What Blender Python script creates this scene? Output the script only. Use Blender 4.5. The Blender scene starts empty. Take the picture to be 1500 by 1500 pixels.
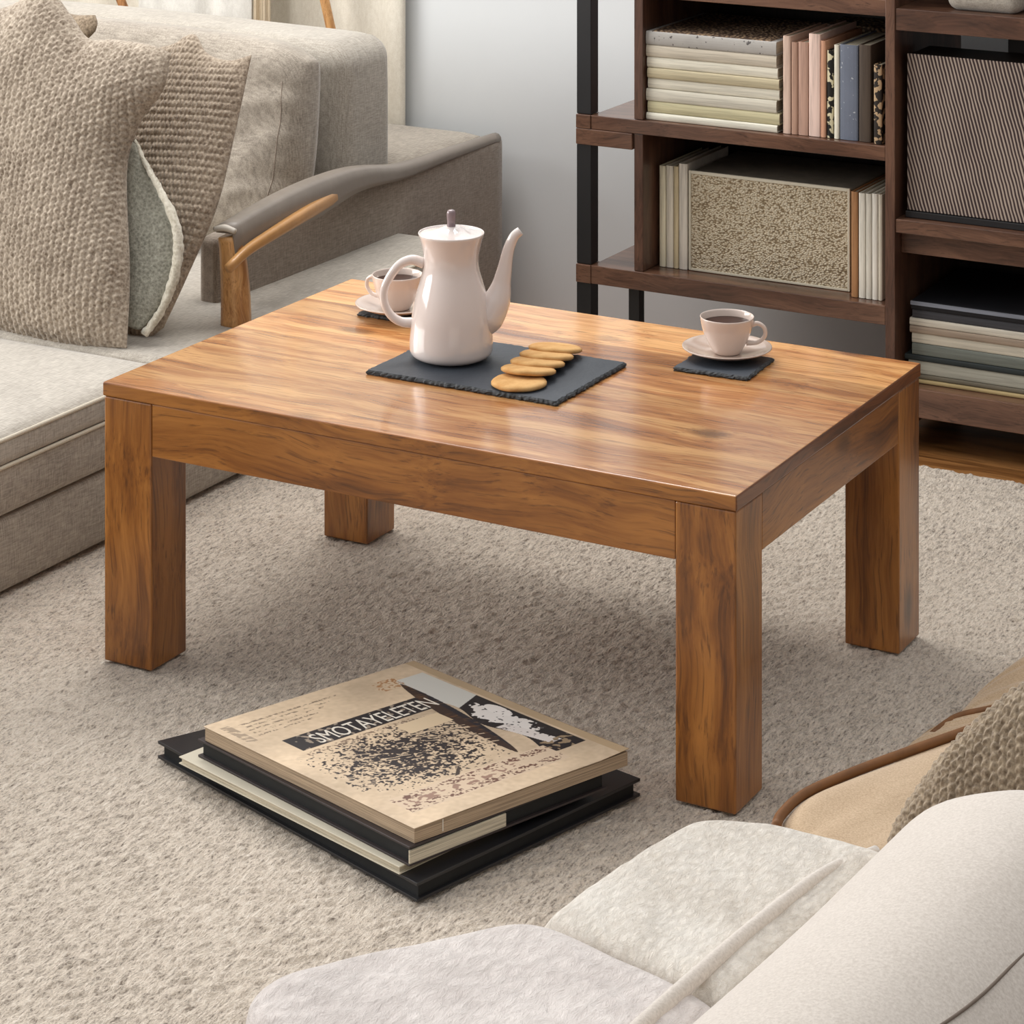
import bpy, bmesh, math, random
import numpy as np
from mathutils import Vector, Matrix
random.seed(7); rng = np.random.default_rng(7)
scene = bpy.context.scene
COL = scene.collection
# ------------------------------------------------------------------ camera numbers
F_PX, CAM, ROTZ, HY = 3807.06, Vector((2.4445, -3.1244, 1.5819)), 0.5083, -569.84
S_, C_ = -math.sin(ROTZ), math.cos(ROTZ)
def ray(u, v):
    a = (u-750)/F_PX
    return Vector((C_*a+S_, -S_*a+C_, -(v-HY)/F_PX))
def atz(u, v, z):
    r = ray(u, v); return CAM + r*((z-CAM.z)/r.z)
def aty(u, v, y):
    r = ray(u, v); return CAM + r*((y-CAM.y)/r.y)
def atx(u, v, x):
    r = ray(u, v); return CAM + r*((x-CAM.x)/r.x)

# ------------------------------------------------------------------ object helpers
def mesh_obj(name, verts, faces, mat, parent=None, smooth=True):
    me = bpy.data.meshes.new(name)
    me.from_pydata([tuple(map(float, v)) for v in verts], [], [tuple(f) for f in faces])
    me.update()
    if mat: me.materials.append(mat)
    if smooth: me.polygons.foreach_set('use_smooth', [True]*len(me.polygons))
    o = bpy.data.objects.new(name, me); COL.objects.link(o)
    if parent: o.parent = parent
    return o
def grid_obj(name, V, mat, parent=None):
    """V: (n,m,3) array -> smooth grid"""
    n, m = V.shape[:2]
    me = bpy.data.meshes.new(name)
    me.vertices.add(n*m); me.vertices.foreach_set('co', V.reshape(-1).astype(np.float32))
    i, j = np.meshgrid(np.arange(n-1), np.arange(m-1), indexing='ij')
    a = (i*m+j).ravel(); q = np.stack([a, a+m, a+m+1, a+1], 1)
    set_quads(me, q)
    me.materials.append(mat)
    o = bpy.data.objects.new(name, me); COL.objects.link(o)
    if parent: o.parent = parent
    return o
def set_quads(me, q):
    k = len(q)
    me.loops.add(4*k); me.loops.foreach_set('vertex_index', q.reshape(-1).astype(np.int32))
    me.polygons.add(k)
    me.polygons.foreach_set('loop_start', np.arange(0, 4*k, 4, dtype=np.int32))
    me.polygons.foreach_set('use_smooth', np.ones(k, dtype=bool))
    me.update(calc_edges=True); me.validate()
def bm_obj(name, bm, mat, parent=None, smooth=False):
    me = bpy.data.meshes.new(name); bm.to_mesh(me); bm.free()
    if mat: me.materials.append(mat)
    if smooth: me.polygons.foreach_set('use_smooth', [True]*len(me.polygons))
    o = bpy.data.objects.new(name, me); COL.objects.link(o)
    if parent: o.parent = parent
    return o
def box_bm(x0, x1, y0, y1, z0, z1, bev=0.002, seg=2, bm=None):
    b = bmesh.new()
    bmesh.ops.create_cube(b, size=1)
    for v in b.verts:
        v.co = Vector(((x0+x1)/2+v.co.x*(x1-x0), (y0+y1)/2+v.co.y*(y1-y0), (z0+z1)/2+v.co.z*(z1-z0)))
    if bev > 0:
        bmesh.ops.bevel(b, geom=list(b.edges), offset=bev, segments=seg, profile=.5, affect='EDGES')
    if bm is not None:
        m = bpy.data.meshes.new('t'); b.to_mesh(m); b.free(); bm.from_mesh(m); bpy.data.meshes.remove(m); return bm
    return b
def box(name, x0, x1, y0, y1, z0, z1, mat, parent=None, bev=0.002, seg=2, rel=True):
    """world coords; converted to the parent's frame when the parent is unrotated"""
    off = parent.location if (parent and rel) else Vector((0,0,0))
    return bm_obj(name, box_bm(x0-off.x, x1-off.x, y0-off.y, y1-off.y, z0-off.z, z1-off.z, bev, seg), mat, parent, smooth=False)
def empty(name, loc, label, cat, group=None, rz=0):
    o = bpy.data.objects.new(name, None); COL.objects.link(o)
    o.empty_display_size = .05; o.location = loc; o.rotation_euler = (0,0,rz)
    return tag(o, label, cat, group)
def tag(o, label=None, cat=None, group=None, kind=None):
    if label: o['label'] = label
    if cat: o['category'] = cat
    if group: o['group'] = group
    if kind: o['kind'] = kind
    return o
def recentre(o):
    """put the origin of a one-mesh thing at its base"""
    me = o.data; n = len(me.vertices); a = np.empty(n*3, np.float32); me.vertices.foreach_get('co', a); a = a.reshape(-1,3)
    c = np.array([(a[:,0].min()+a[:,0].max())/2, (a[:,1].min()+a[:,1].max())/2, a[:,2].min()], np.float32)
    me.vertices.foreach_set('co', (a-c).reshape(-1)); me.update(); o.location = Vector(c.tolist())
    return o
def catmull(pts, n):
    P = [Vector(p) for p in pts]
    if len(P) == 2:
        return [P[0].lerp(P[1], i/(n-1)) for i in range(n)]
    Q = [P[0]*2-P[1]] + P + [P[-1]*2-P[-2]]
    dense = []
    for k in range(1, len(Q)-2):
        for i in range(24):
            t = i/24; a, b, c, d = Q[k-1:k+3]
            dense.append(.5*((2*b)+(c-a)*t+(2*a-5*b+4*c-d)*t*t+(3*b-3*c+d-a)*t**3))
    dense.append(P[-1])
    L = [0]
    for i in range(1, len(dense)): L.append(L[-1]+(dense[i]-dense[i-1]).length)
    arr = np.array([list(p) for p in dense]); L = np.array(L); tt = np.linspace(0, L[-1], n)
    return [Vector((np.interp(t, L, arr[:,0]), np.interp(t, L, arr[:,1]), np.interp(t, L, arr[:,2]))) for t in tt]
def sweep(name, pts, radii, mat, parent=None, n=40, seg=14, smoothpath=True, flat=1.0, up=None, square=0):
    """tube along a smooth path; radii interpolated; flat squashes across 'up'"""
    P = catmull(pts, n) if smoothpath else [Vector(p) for p in pts]
    n = len(P); R = np.interp(np.linspace(0,1,n), np.linspace(0,1,len(radii)), radii)
    verts, faces = [], []
    ref = Vector(up) if up else Vector((0,0,1))
    prev = None
    for i, p in enumerate(P):
        t = (P[min(i+1,n-1)]-P[max(i-1,0)]).normalized()
        a = t.cross(ref)
        if a.length < 1e-3: a = t.cross(Vector((0,1,0)))
        if prev and up is None:
            a = prev - t*prev.dot(t)
        a.normalize(); b = a.cross(t).normalized(); prev = a
        for k in range(seg):
            th = 2*math.pi*k/seg; c, s = math.cos(th), math.sin(th)
            if square:
                m = (abs(c)**square+abs(s)**square)**(-1/square); c *= m; s *= m
            verts.append(p + a*c*R[i]*flat + b*s*R[i])
    for i in range(n-1):
        for k in range(seg):
            k2 = (k+1) % seg
            faces.append((i*seg+k, i*seg+k2, (i+1)*seg+k2, (i+1)*seg+k))
    faces.append(tuple(range(seg))[::-1]); faces.append(tuple((n-1)*seg+k for k in range(seg)))
    return mesh_obj(name, verts, faces, mat, parent)
def lathe(name, prof, mat, parent=None, seg=64, loc=(0,0,0)):
    verts, faces = [], []
    n = len(prof)
    for r, z in prof:
        for k in range(seg):
            th = 2*math.pi*k/seg; verts.append((loc[0]+r*math.cos(th), loc[1]+r*math.sin(th), loc[2]+z))
    for i in range(n-1):
        for k in range(seg):
            k2 = (k+1) % seg; faces.append((i*seg+k, i*seg+k2, (i+1)*seg+k2, (i+1)*seg+k))
    if prof[0][0] > 1e-5: faces.append(tuple(range(seg))[::-1])
    if prof[-1][0] > 1e-5: faces.append(tuple((n-1)*seg+k for k in range(seg)))
    return mesh_obj(name, verts, faces, mat, parent)
def smooth_prof(pts, n=60):
    return [(p.x, p.z) for p in catmull([(r,0,z) for r, z in pts], n)]
# ---- smooth noise on arbitrary grids (filtered white noise)
def fnoise(n, m, sx, sy, ang=0, seed=1):
    g = np.random.default_rng(seed).standard_normal((n, m))
    kx = np.fft.fftfreq(n)[:,None]; ky = np.fft.fftfreq(m)[None,:]
    c, s = math.cos(ang), math.sin(ang)
    a = kx*c+ky*s; b = -kx*s+ky*c
    H = np.exp(-2*math.pi**2*((a*sx)**2+(b*sy)**2))
    r = np.real(np.fft.ifft2(np.fft.fft2(g)*H)); return r/r.std()
def coons(b, r, t, l, nu, nv):
    """bottom(l->r), right(b->t), top(l->r), left(b->t) -> (nu,nv,3)"""
    B = np.array(catmull(b, nu)); T = np.array(catmull(t, nu)); L = np.array(catmull(l, nv)); R = np.array(catmull(r, nv))
    u = np.linspace(0,1,nu)[:,None,None]; v = np.linspace(0,1,nv)[None,:,None]
    return ((1-v)*B[:,None]+v*T[:,None]+(1-u)*L[None]+u*R[None]
            -((1-u)*(1-v)*B[0]+u*(1-v)*B[-1]+(1-u)*v*T[0]+u*v*T[-1]))
def normals(P):
    du = np.gradient(P, axis=0); dv = np.gradient(P, axis=1)
    N = np.cross(du, dv); return N/(np.linalg.norm(N, axis=2, keepdims=True)+1e-9)
def cushion(name, b, r, t, l, th, mat, parent=None, nu=80, nv=80, p=4, q=.5, back=1.0, disp=None, bump=None, flip=False, wr=0, seed=3):
    """closed soft cushion spanned by four boundary curves"""
    P = coons(b, r, t, l, nu, nv)
    u = np.linspace(-1,1,nu)[:,None]; v = np.linspace(-1,1,nv)[None,:]
    w = (np.clip(1-np.abs(u)**p,0,1)*np.clip(1-np.abs(v)**p,0,1))**q
    N = normals(P); Nm = N.mean((0,1)); Nm /= np.linalg.norm(Nm)
    if flip or Nm[2] < -.9: Nm = -Nm
    h = th*w
    if bump is not None: h = h + bump(u, v)*w
    if wr: h = h + wr*fnoise(nu, nv, nu*.06, nv*.03, .5, seed)*w
    Fr = P + Nm*h[...,None]; Bk = P - Nm*(th*back*w)[...,None]
    if disp is not None:
        for A in (Fr, Bk):
            pass
        NN = normals(Fr); NN = -NN if flip else NN
        Fr = Fr + NN*(disp(P)*np.clip(w*3,0,1))[...,None]
    n = nu*nv
    idxF = np.arange(n).reshape(nu,nv); idxB = idxF+n
    idxB = idxB.copy(); idxB[0,:] = idxF[0,:]; idxB[-1,:] = idxF[-1,:]; idxB[:,0] = idxF[:,0]; idxB[:,-1] = idxF[:,-1]
    def quads(ix): return np.stack([ix[:-1,:-1], ix[1:,:-1], ix[1:,1:], ix[:-1,1:]], -1).reshape(-1,4)
    q1 = quads(idxF); q2 = quads(idxB)[:,::-1]
    if flip: q1, q2 = q1[:,::-1], q2[:,::-1]
    V = np.concatenate([Fr.reshape(-1,3), Bk.reshape(-1,3)])
    Q = np.concatenate([q1, q2]); used = np.unique(Q); mp = -np.ones(2*n, int); mp[used] = np.arange(len(used))
    me = bpy.data.meshes.new(name)
    me.vertices.add(len(used)); me.vertices.foreach_set('co', V[used].reshape(-1).astype(np.float32))
    set_quads(me, mp[Q]); me.materials.append(mat)
    o = bpy.data.objects.new(name, me); COL.objects.link(o)
    if parent: o.parent = parent
    return o
def puffbox(name, x0, x1, y0, y1, z0, z1, mat, parent=None, r=.02, puff=(0,0,.01), n=30, wr=0.0, seed=5):
    """rounded upholstered block, crowned faces"""
    lo = np.array([x0,y0,z0]); hi = np.array([x1,y1,z1]); c = (lo+hi)/2; hs = (hi-lo)/2
    bm = bmesh.new(); bmesh.ops.create_cube(bm, size=2)
    bmesh.ops.subdivide_edges(bm, edges=list(bm.edges), cuts=n, use_grid_fill=True)
    rg = np.random.default_rng(seed); ks = rg.uniform(-1,1,(6,3))*14; ph = rg.uniform(0,6,6)
    for v in bm.verts:
        q = np.array(v.co); s = np.sign(q)*np.abs(q)**.8
        p = c + s*hs
        rr = min(r, hs.min()*.98)
        inn = np.clip(p, lo+rr, hi-rr); d = p-inn; L = np.linalg.norm(d)
        if L > 1e-9: p = inn + d/L*rr if np.count_nonzero(np.abs(d) > 1e-7) > 1 else p
        a = np.clip((p-c)/hs, -1, 1)
        for k in range(3):
            o1, o2 = (k+1)%3, (k+2)%3
            p[k] += puff[k]*a[k]**3*(1-a[o1]**2)*(1-a[o2]**2)
        if wr:
            wv = sum(math.sin(float(np.dot(ks[i], p))+ph[i]) for i in range(6))/6
            p = p + (d/L if L > 1e-9 else 0)*wv*wr
        v.co = Vector(p)
    return bm_obj(name, bm, mat, parent, smooth=True)

# ------------------------------------------------------------------ materials
def srgb(r, g, b):
    f = lambda c: (c/255/12.92) if c/255 <= .04045 else ((c/255+.055)/1.055)**2.4
    return (f(r), f(g), f(b), 1)
class NT:
    def __init__(s, name):
        s.m = bpy.data.materials.new(name); s.m.use_nodes = True; s.t = s.m.node_tree; s.n = s.t.nodes
        s.b = s.n['Principled BSDF']; s.tc = s.n.new('ShaderNodeTexCoord')
    def link(s, a, b): s.t.links.new(a, b)
    def map(s, scale=(1,1,1), rot=(0,0,0), src=None, loc=(0,0,0)):
        m = s.n.new('ShaderNodeMapping'); m.inputs['Scale'].default_value = scale; m.inputs['Rotation'].default_value = rot; m.inputs['Location'].default_value = loc
        s.link(src or s.tc.outputs['Object'], m.inputs['Vector']); return m.outputs[0]
    def noise(s, vec, scale=5, detail=4, rough=.5, dist=0):
        n = s.n.new('ShaderNodeTexNoise'); n.inputs['Scale'].default_value = scale; n.inputs['Detail'].default_value = detail
        n.inputs['Roughness'].default_value = rough; n.inputs['Distortion'].default_value = dist
        s.link(vec, n.inputs['Vector']); return n.outputs['Fac']
    def voro(s, vec, scale=5, feature='F1', out='Distance'):
        n = s.n.new('ShaderNodeTexVoronoi'); n.feature = feature; n.inputs['Scale'].default_value = scale
        s.link(vec, n.inputs['Vector']); return n.outputs[out]
    def wave(s, vec, scale=5, dist=0, det=2, dscale=1, dirn='X', prof='SIN'):
        n = s.n.new('ShaderNodeTexWave'); n.bands_direction = dirn; n.wave_profile = prof; n.inputs['Scale'].default_value = scale
        n.inputs['Distortion'].default_value = dist; n.inputs['Detail'].default_value = det; n.inputs['Detail Scale'].default_value = dscale
        s.link(vec, n.inputs['Vector']); return n.outputs['Fac']
    def ramp(s, fac, stops):
        r = s.n.new('ShaderNodeValToRGB'); e = r.color_ramp.elements
        while len(e) < len(stops): e.new(.5)
        for el, (p, c) in zip(e, stops): el.position = p; el.color = c
        s.link(fac, r.inputs[0]); return r.outputs[0]
    def mix(s, fac, a, b, mode='MIX'):
        m = s.n.new('ShaderNodeMix'); m.data_type = 'RGBA'; m.blend_type = mode
        for inp, val in ((m.inputs['Factor'], fac), (m.inputs['A'] if False else m.inputs[6], a), (m.inputs[7], b)):
            if hasattr(val, 'links') or isinstance(val, bpy.types.NodeSocket): s.link(val, inp)
            else: inp.default_value = val
        return m.outputs[2]
    def math(s, op, a, b=None):
        m = s.n.new('ShaderNodeMath'); m.operation = op
        for i, val in enumerate((a, b)):
            if val is None: continue
            if isinstance(val, bpy.types.NodeSocket): s.link(val, m.inputs[i])
            else: m.inputs[i].default_value = val
        return m.outputs[0]
    def col(s, c):
        if isinstance(c, bpy.types.NodeSocket): s.link(c, s.b.inputs['Base Color'])
        else: s.b.inputs['Base Color'].default_value = c
        return s
    def set(s, rough=.5, spec=.5, coat=0, coatr=.1, sheen=0, metal=0):
        i = s.b.inputs; i['Roughness'].default_value = rough; i['Specular IOR Level'].default_value = spec
        i['Coat Weight'].default_value = coat; i['Coat Roughness'].default_value = coatr; i['Sheen Weight'].default_value = sheen; i['Metallic'].default_value = metal
        return s
    def bump(s, h, strength=.3, dist=.002, prev=None):
        b = s.n.new('ShaderNodeBump'); b.inputs['Strength'].default_value = strength; b.inputs['Distance'].default_value = dist
        s.link(h, b.inputs['Height'])
        if prev: s.link(prev, b.inputs['Normal'])
        s.link(b.outputs[0], s.b.inputs['Normal']); return b.outputs[0]
def wood(name, dark, mid, light, axis='X', scale=1.0, rough=.3, coat=.3, plank=0, knots=True, seed=0, contrast=1.0):
    N = NT(name); ax = 'XYZ'.index(axis)
    sc = [11*scale]*3; sc[ax] = .9*scale
    off = (seed*1.7, seed*2.3, seed*.9)
    src = N.tc.outputs['Object']
    if plank:
        # every plank gets its own piece of grain
        sep = N.n.new('ShaderNodeSeparateXYZ'); N.link(src, sep.inputs[0])
        idx = N.math('FLOOR', N.math('DIVIDE', sep.outputs['Y' if axis == 'X' else 'X'], plank))
        wn = N.n.new('ShaderNodeTexWhiteNoise'); wn.noise_dimensions = '1D'; N.link(idx, wn.inputs['W'])
        add = N.n.new('ShaderNodeVectorMath'); add.operation = 'MULTIPLY_ADD'
        N.link(wn.outputs['Color'], add.inputs[0]); add.inputs[1].default_value = (7,7,7); N.link(src, add.inputs[2]); src = add.outputs[0]
    warp = N.n.new('ShaderNodeTexNoise'); warp.inputs['Scale'].default_value = 3.5*scale; warp.inputs['Detail'].default_value = 2
    N.link(src, warp.inputs['Vector'])
    wv = N.n.new('ShaderNodeVectorMath'); wv.operation = 'MULTIPLY_ADD'; N.link(warp.outputs['Color'], wv.inputs[0]); wv.inputs[1].default_value = [.07 if q != ax else .12 for q in range(3)]; N.link(src, wv.inputs[2])
    v = N.map(sc, (0,0,0), wv.outputs[0], off)
    n1 = N.noise(v, 1.6, 6, .55, .3)
    fine = [70*scale]*3; fine[ax] = 4*scale
    n2 = N.noise(N.map(fine, (0,0,0), wv.outputs[0], off), 2.5, 4, .6)
    bands = N.wave(N.map([3.2*scale if k != ax else .5*scale for k in range(3)], (0,0,0), wv.outputs[0], off), 2.2, 7, 3, 1.2, dirn='DIAGONAL' if False else ('Y' if axis == 'X' else 'X'))
    f = N.math('ADD', N.math('MULTIPLY', n1, .68), N.math('ADD', N.math('MULTIPLY', n2, .26), N.math('MULTIPLY', bands, .06)))
    k = .17/contrast
    c = N.ramp(f, [(.5-k*1.1, dark), (.5-k*.25, mid), (.5+k*.4, light), (.5+k*1.3, tuple(min(1, x*1.22) for x in light[:3])+(1,))])
    if plank:
        hs = N.n.new('ShaderNodeHueSaturation'); N.link(c, hs.inputs['Color'])
        N.link(N.math('ADD', N.math('MULTIPLY', wn.outputs['Value'], .45), .78), hs.inputs['Value']); c = hs.outputs[0]
    pv = [230*scale]*3; pv[ax] = 5*scale
    pore = N.noise(N.map(pv, (0,0,0), wv.outputs[0], off), 1.0, 3, .6)
    c = N.mix(N.ramp(pore, [(.54,(0,0,0,1)), (.68,(.6,.6,.6,1))]), c, tuple(x*.8 for x in dark[:3])+(1,))
    if knots:
        kn = N.voro(N.map([3.0 if q != ax else 1.5 for q in range(3)], (0,0,0), wv.outputs[0], off), 2.0)
        c = N.mix(N.ramp(kn, [(0,(.85,.85,.85,1)), (.07,(.55,.55,.55,1)), (.13,(0,0,0,1))]), c, tuple(x*.45 for x in dark[:3])+(1,))
    N.col(c).set(rough, .5, coat, .12); N.bump(n2, .12, .001)
    return N.m
def fabric(name, c1, c2, weave=900, bump=.4, sheen=.3, rough=.95, mott=6, dist=.0015, linen=True):
    N = NT(name)
    base = N.noise(N.map(), mott, 5, .6)
    if linen:
        a = N.noise(N.map((weave*.12, weave*1.0, weave*.12)), 1, 2, .6); b = N.noise(N.map((weave*1.0, weave*.12, weave*1.0)), 1, 2, .6)
        w = N.math('MULTIPLY', N.math('ADD', a, b), .5)
    else:
        w = N.noise(N.map(), weave, 3, .7)
    f = N.math('ADD', N.math('MULTIPLY', base, .2), N.math('MULTIPLY', w, .8))
    N.col(N.ramp(f, [(.36, c1), (.64, c2)])).set(rough, .2, 0, .1, sheen); N.bump(w, bump, dist)
    return N.m
def plain(name, c, rough=.5, spec=.5, coat=0, var=.12, scale=12, bump=0):
    N = NT(name); n = N.noise(N.map(), scale, 5, .6)
    a = tuple(x*(1-var) for x in c[:3])+(1,); b = tuple(min(1, x*(1+var)) for x in c[:3])+(1,)
    N.col(N.ramp(n, [(.3, a), (.7, b)])).set(rough, spec, coat)
    if bump: N.bump(n, bump, .002)
    return N.m
def pages(name, c, axis='Z'):
    N = NT(name); sc = [8]*3; sc['XYZ'.index(axis)] = 900
    n = N.noise(N.map(sc), 1, 3, .6)
    N.col(N.ramp(n, [(.35, tuple(x*.55 for x in c[:3])+(1,)), (.6, c)])).set(.85, .2); N.bump(n, .5, .001); return N.m
M = {}
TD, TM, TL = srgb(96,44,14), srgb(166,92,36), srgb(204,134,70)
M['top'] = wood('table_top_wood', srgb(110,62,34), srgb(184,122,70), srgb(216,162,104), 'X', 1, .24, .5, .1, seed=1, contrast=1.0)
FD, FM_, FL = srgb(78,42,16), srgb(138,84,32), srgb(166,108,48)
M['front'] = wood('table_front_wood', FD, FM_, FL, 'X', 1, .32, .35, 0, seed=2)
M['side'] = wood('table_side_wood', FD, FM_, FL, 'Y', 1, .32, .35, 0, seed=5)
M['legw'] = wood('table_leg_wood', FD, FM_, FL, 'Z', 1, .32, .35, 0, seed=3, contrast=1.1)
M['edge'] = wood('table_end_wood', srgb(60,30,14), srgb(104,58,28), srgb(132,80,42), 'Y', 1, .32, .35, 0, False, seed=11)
M['walnut_x'] = wood('walnut_boards', srgb(52,34,26), srgb(88,60,46), srgb(112,80,62), 'X', 1.3, .3, .3, 0, False, 4)
M['walnut_z'] = wood('walnut_uprights', srgb(52,34,26), srgb(86,58,45), srgb(108,77,60), 'Z', 1.3, .35, .2, 0, False, 6)
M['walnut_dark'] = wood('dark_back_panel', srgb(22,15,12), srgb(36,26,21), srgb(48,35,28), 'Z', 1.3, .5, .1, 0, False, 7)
M['oak'] = wood('honey_oak', srgb(120,74,38), srgb(172,118,66), srgb(204,154,98), 'Z', 2, .4, .2, 0, False, 8)
M['floorw'] = wood('floor_boards', srgb(70,42,20), srgb(122,80,42), srgb(150,104,60), 'X', 1, .3, .3, .14, False, 9)
M['black_metal'] = plain('black_metal', srgb(26,26,28), .45, .5)
M['wall'] = plain('wall_paint', srgb(217,220,221), .9, .2, var=.015, scale=3, bump=.05)
M['linen'] = fabric('beige_linen', srgb(128,119,108), srgb(184,174,160), 420, .5)
M['linen_light'] = fabric('pale_linen', srgb(146,138,127), srgb(194,187,175), 420, .45)
M['linen_dark'] = fabric('greige_linen', srgb(120,108,96), srgb(166,153,139), 420, .5)
M['piping'] = fabric('piping_cord', srgb(190,180,160), srgb(215,206,188), 1500, .3)
def knit(name, c1, c2):
    N = NT(name); n = N.noise(N.map(), 260, 3, .7); b = N.noise(N.map(), 9, 4, .6); n3 = N.voro(N.map((1,1,1)), 160)
    f = N.math('ADD', N.math('MULTIPLY', n, .5), N.math('ADD', N.math('MULTIPLY', b, .3), N.math('MULTIPLY', n3, .25)))
    N.col(N.ramp(f, [(.38, c1), (.66, c2)])).set(.95, .15, 0, .1, .3); N.bump(n, .8, .002); return N.m
M['knit'] = knit('chunky_knit', srgb(126,111,95), srgb(190,176,158))
M['knit2'] = knit('ribbed_knit', srgb(124,108,92), srgb(184,168,148))
M['knit3'] = knit('brown_fleck_knit', srgb(112,96,78), srgb(172,154,130))
M['fleece'] = knit('grey_fleece', srgb(120,118,106), srgb(176,174,160))
M['fringe'] = knit('cream_fringe', srgb(196,188,168), srgb(236,230,214))
def plush(name, c1, c2, sc=150):
    N = NT(name); a = N.noise(N.map((1,.5,1)), sc, 5, .75, .4); b = N.noise(N.map(), 11, 4, .6)
    f = N.math('ADD', N.math('MULTIPLY', a, .55), N.math('MULTIPLY', b, .45))
    N.col(N.ramp(f, [(.34, c1), (.6, c2)])).set(1, .1, 0, .1, .5); N.bump(a, .85, .006); return N.m
M['plush'] = plush('white_plush', srgb(212,200,184), srgb(248,240,228))
M['lilac'] = plush('grey_lilac_plush', srgb(204,193,187), srgb(236,227,221), 90)
M['cream_suede'] = fabric('cream_suede', srgb(198,187,175), srgb(222,212,201), 300, .15, .5, 1, 7, .001, False)
M['tan'] = fabric('tan_felt', srgb(172,144,112), srgb(204,178,146), 420, .35, .3, 1, 9, .001, False)
M['brown_cord'] = plain('brown_leather_cord', srgb(120,78,40), .5, .4, var=.2, scale=30)
M['leather'] = plain('grey_leather', srgb(134,124,114), .42, .5, var=.08, scale=18, bump=.15)
M['leather_edge'] = plain('pale_leather_edge', srgb(190,182,170), .5, .4)
M['porcelain'] = plain('porcelain', srgb(232,220,214), .09, .5, .6, var=.01)
M['cup'] = plain('cup_glaze', srgb(224,206,194), .12, .5, .5, var=.02)
M['knob'] = plain('mauve_knob', srgb(142,122,124), .2, .5, .5, var=.1)
M['coffee'] = plain('coffee', srgb(58,28,16), .3, .2, 0, var=.1)
def slate():
    N = NT('slate'); a = N.noise(N.map(), 30, 8, .7); b = N.noise(N.map(), 5, 4, .6)
    N.col(N.ramp(b, [(.3, srgb(48,54,62)), (.7, srgb(66,72,80))])).set(.5, .4); N.bump(a, .5, .003); return N.m
M['slate'] = slate()
M['slate_edge'] = plain('slate_chipped_edge', srgb(66,68,70), .7, .3, var=.6, scale=140, bump=.8)
def cookie_mat():
    N = NT('biscuit'); a = N.noise(N.map(), 260, 5, .7); b = N.noise(N.map(), 45, 3, .6)
    N.col(N.ramp(b, [(.3, srgb(196,146,88)), (.7, srgb(222,178,120))])).set(.8, .2); N.bump(a, .5, .001); return N.m
M['cookie'] = cookie_mat(); M['dish'] = plain('saucer_glaze', srgb(204,184,170), .15, .5, .5, var=.02)
M['page'] = pages('cream_pages', srgb(214,204,182)); M['page_x'] = pages('cream_pages_upright', srgb(206,196,172), 'X')
M['page_brown'] = pages('aged_pages', srgb(186,164,138))
M['curtain'] = fabric('cream_curtain', srgb(214,206,190), srgb(232,226,212), 500, .15, .2, 1, 3, .001)
M['cloth'] = fabric('white_cloth', srgb(216,212,204), srgb(236,233,226), 500, .15, .2, 1, 4, .001)
M['clothtan'] = fabric('beige_cloth', srgb(190,172,146), srgb(210,194,168), 500, .15, .2, 1, 4, .001)
def rugmat():
    N = NT('rug_wool'); a = N.noise(N.map((1,1,1),(0,0,-.85)), 260, 4, .7); v = N.map((1,.35,1),(0,0,-.85))
    b = N.noise(v, 40, 4, .7); c = N.noise(N.map(), 2.2, 3, .5)
    st = N.noise(N.map((1,.22,1),(0,0,-.85)), 235, 3, .6); tf = N.noise(N.map((1,.6,1),(0,0,-.85)), 420, 3, .7)
    f = N.math('ADD', N.math('MULTIPLY', st, .5), N.math('ADD', N.math('MULTIPLY', tf, .36), N.math('MULTIPLY', c, .14)))
    N.col(N.ramp(f, [(.37, srgb(126,112,98)), (.445, srgb(192,178,162)), (.53, srgb(225,210,192)), (.64, srgb(242,231,216))])).set(1, .1, 0, .1, .3)
    N.bump(f, .9, .012); return N.m
M['rug'] = rugmat()

# ------------------------------------------------------------------ the room
WALL_Y = 2.10
tag(box('floor', -3.2, 3.4, -4.2, WALL_Y, -.06, -.016, M['floorw'], None, 0), kind='structure')
tag(box('wall_back', -3.2, 3.4, WALL_Y, WALL_Y+.1, -.05, 2.7, M['wall'], None, 0), kind='structure')
# left wall with its window opening
bm = bmesh.new()
for a in ((-3.3,-3.2,-4.2,-2.6,-.05,2.7), (-3.3,-3.2,.9,WALL_Y,-.05,2.7), (-3.3,-3.2,-2.6,.9,-.05,.7), (-3.3,-3.2,-2.6,.9,2.4,2.7)):
    box_bm(*a, bev=0, bm=bm)
tag(bm_obj('wall_left', bm, M['wall']), kind='structure')
bm = bmesh.new()
for a in ((-3.28,-3.22,-2.6,-2.54,.7,2.4), (-3.28,-3.22,.84,.9,.7,2.4), (-3.28,-3.22,-.88,-.82,.7,2.4), (-3.28,-3.22,-2.6,.9,.7,.76), (-3.28,-3.22,-2.6,.9,2.34,2.4)):
    box_bm(*a, bev=.004, bm=bm)
tag(bm_obj('window_1', bm, plain('window_paint', srgb(235,235,232), .5)), kind='structure')

# rug: real pile relief
X0, X1, Y0, Y1, st = -1.7, 2.3, -1.9, 1.467, .0038
nx, ny = int((X1-X0)/st), int((Y1-Y0)/st)
h = (fnoise(nx, ny, 1.5, .62, .80, 11)*.0011 + fnoise(nx, ny, .5, .5, 0, 12)*.0007
     + fnoise(nx, ny, 30, 14, .6, 13)*.0007)
h = np.clip(h, -.006, .0045)
xs = np.linspace(X0, X1, nx)[:,None]; ys = np.linspace(Y0, Y1, ny)[None,:]
edge = np.minimum(1, np.minimum(np.minimum(xs-X0, X1-xs), np.minimum(ys-Y0, Y1-ys))/.012)
V = np.stack([xs+0*ys, ys+0*xs, -.0035+h*edge-(1-edge)*.010], -1)
rug = grid_obj('area_rug', V, M['rug'])
tag(rug, 'beige short-pile wool rug covering the floor under the coffee table', 'rug')

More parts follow.
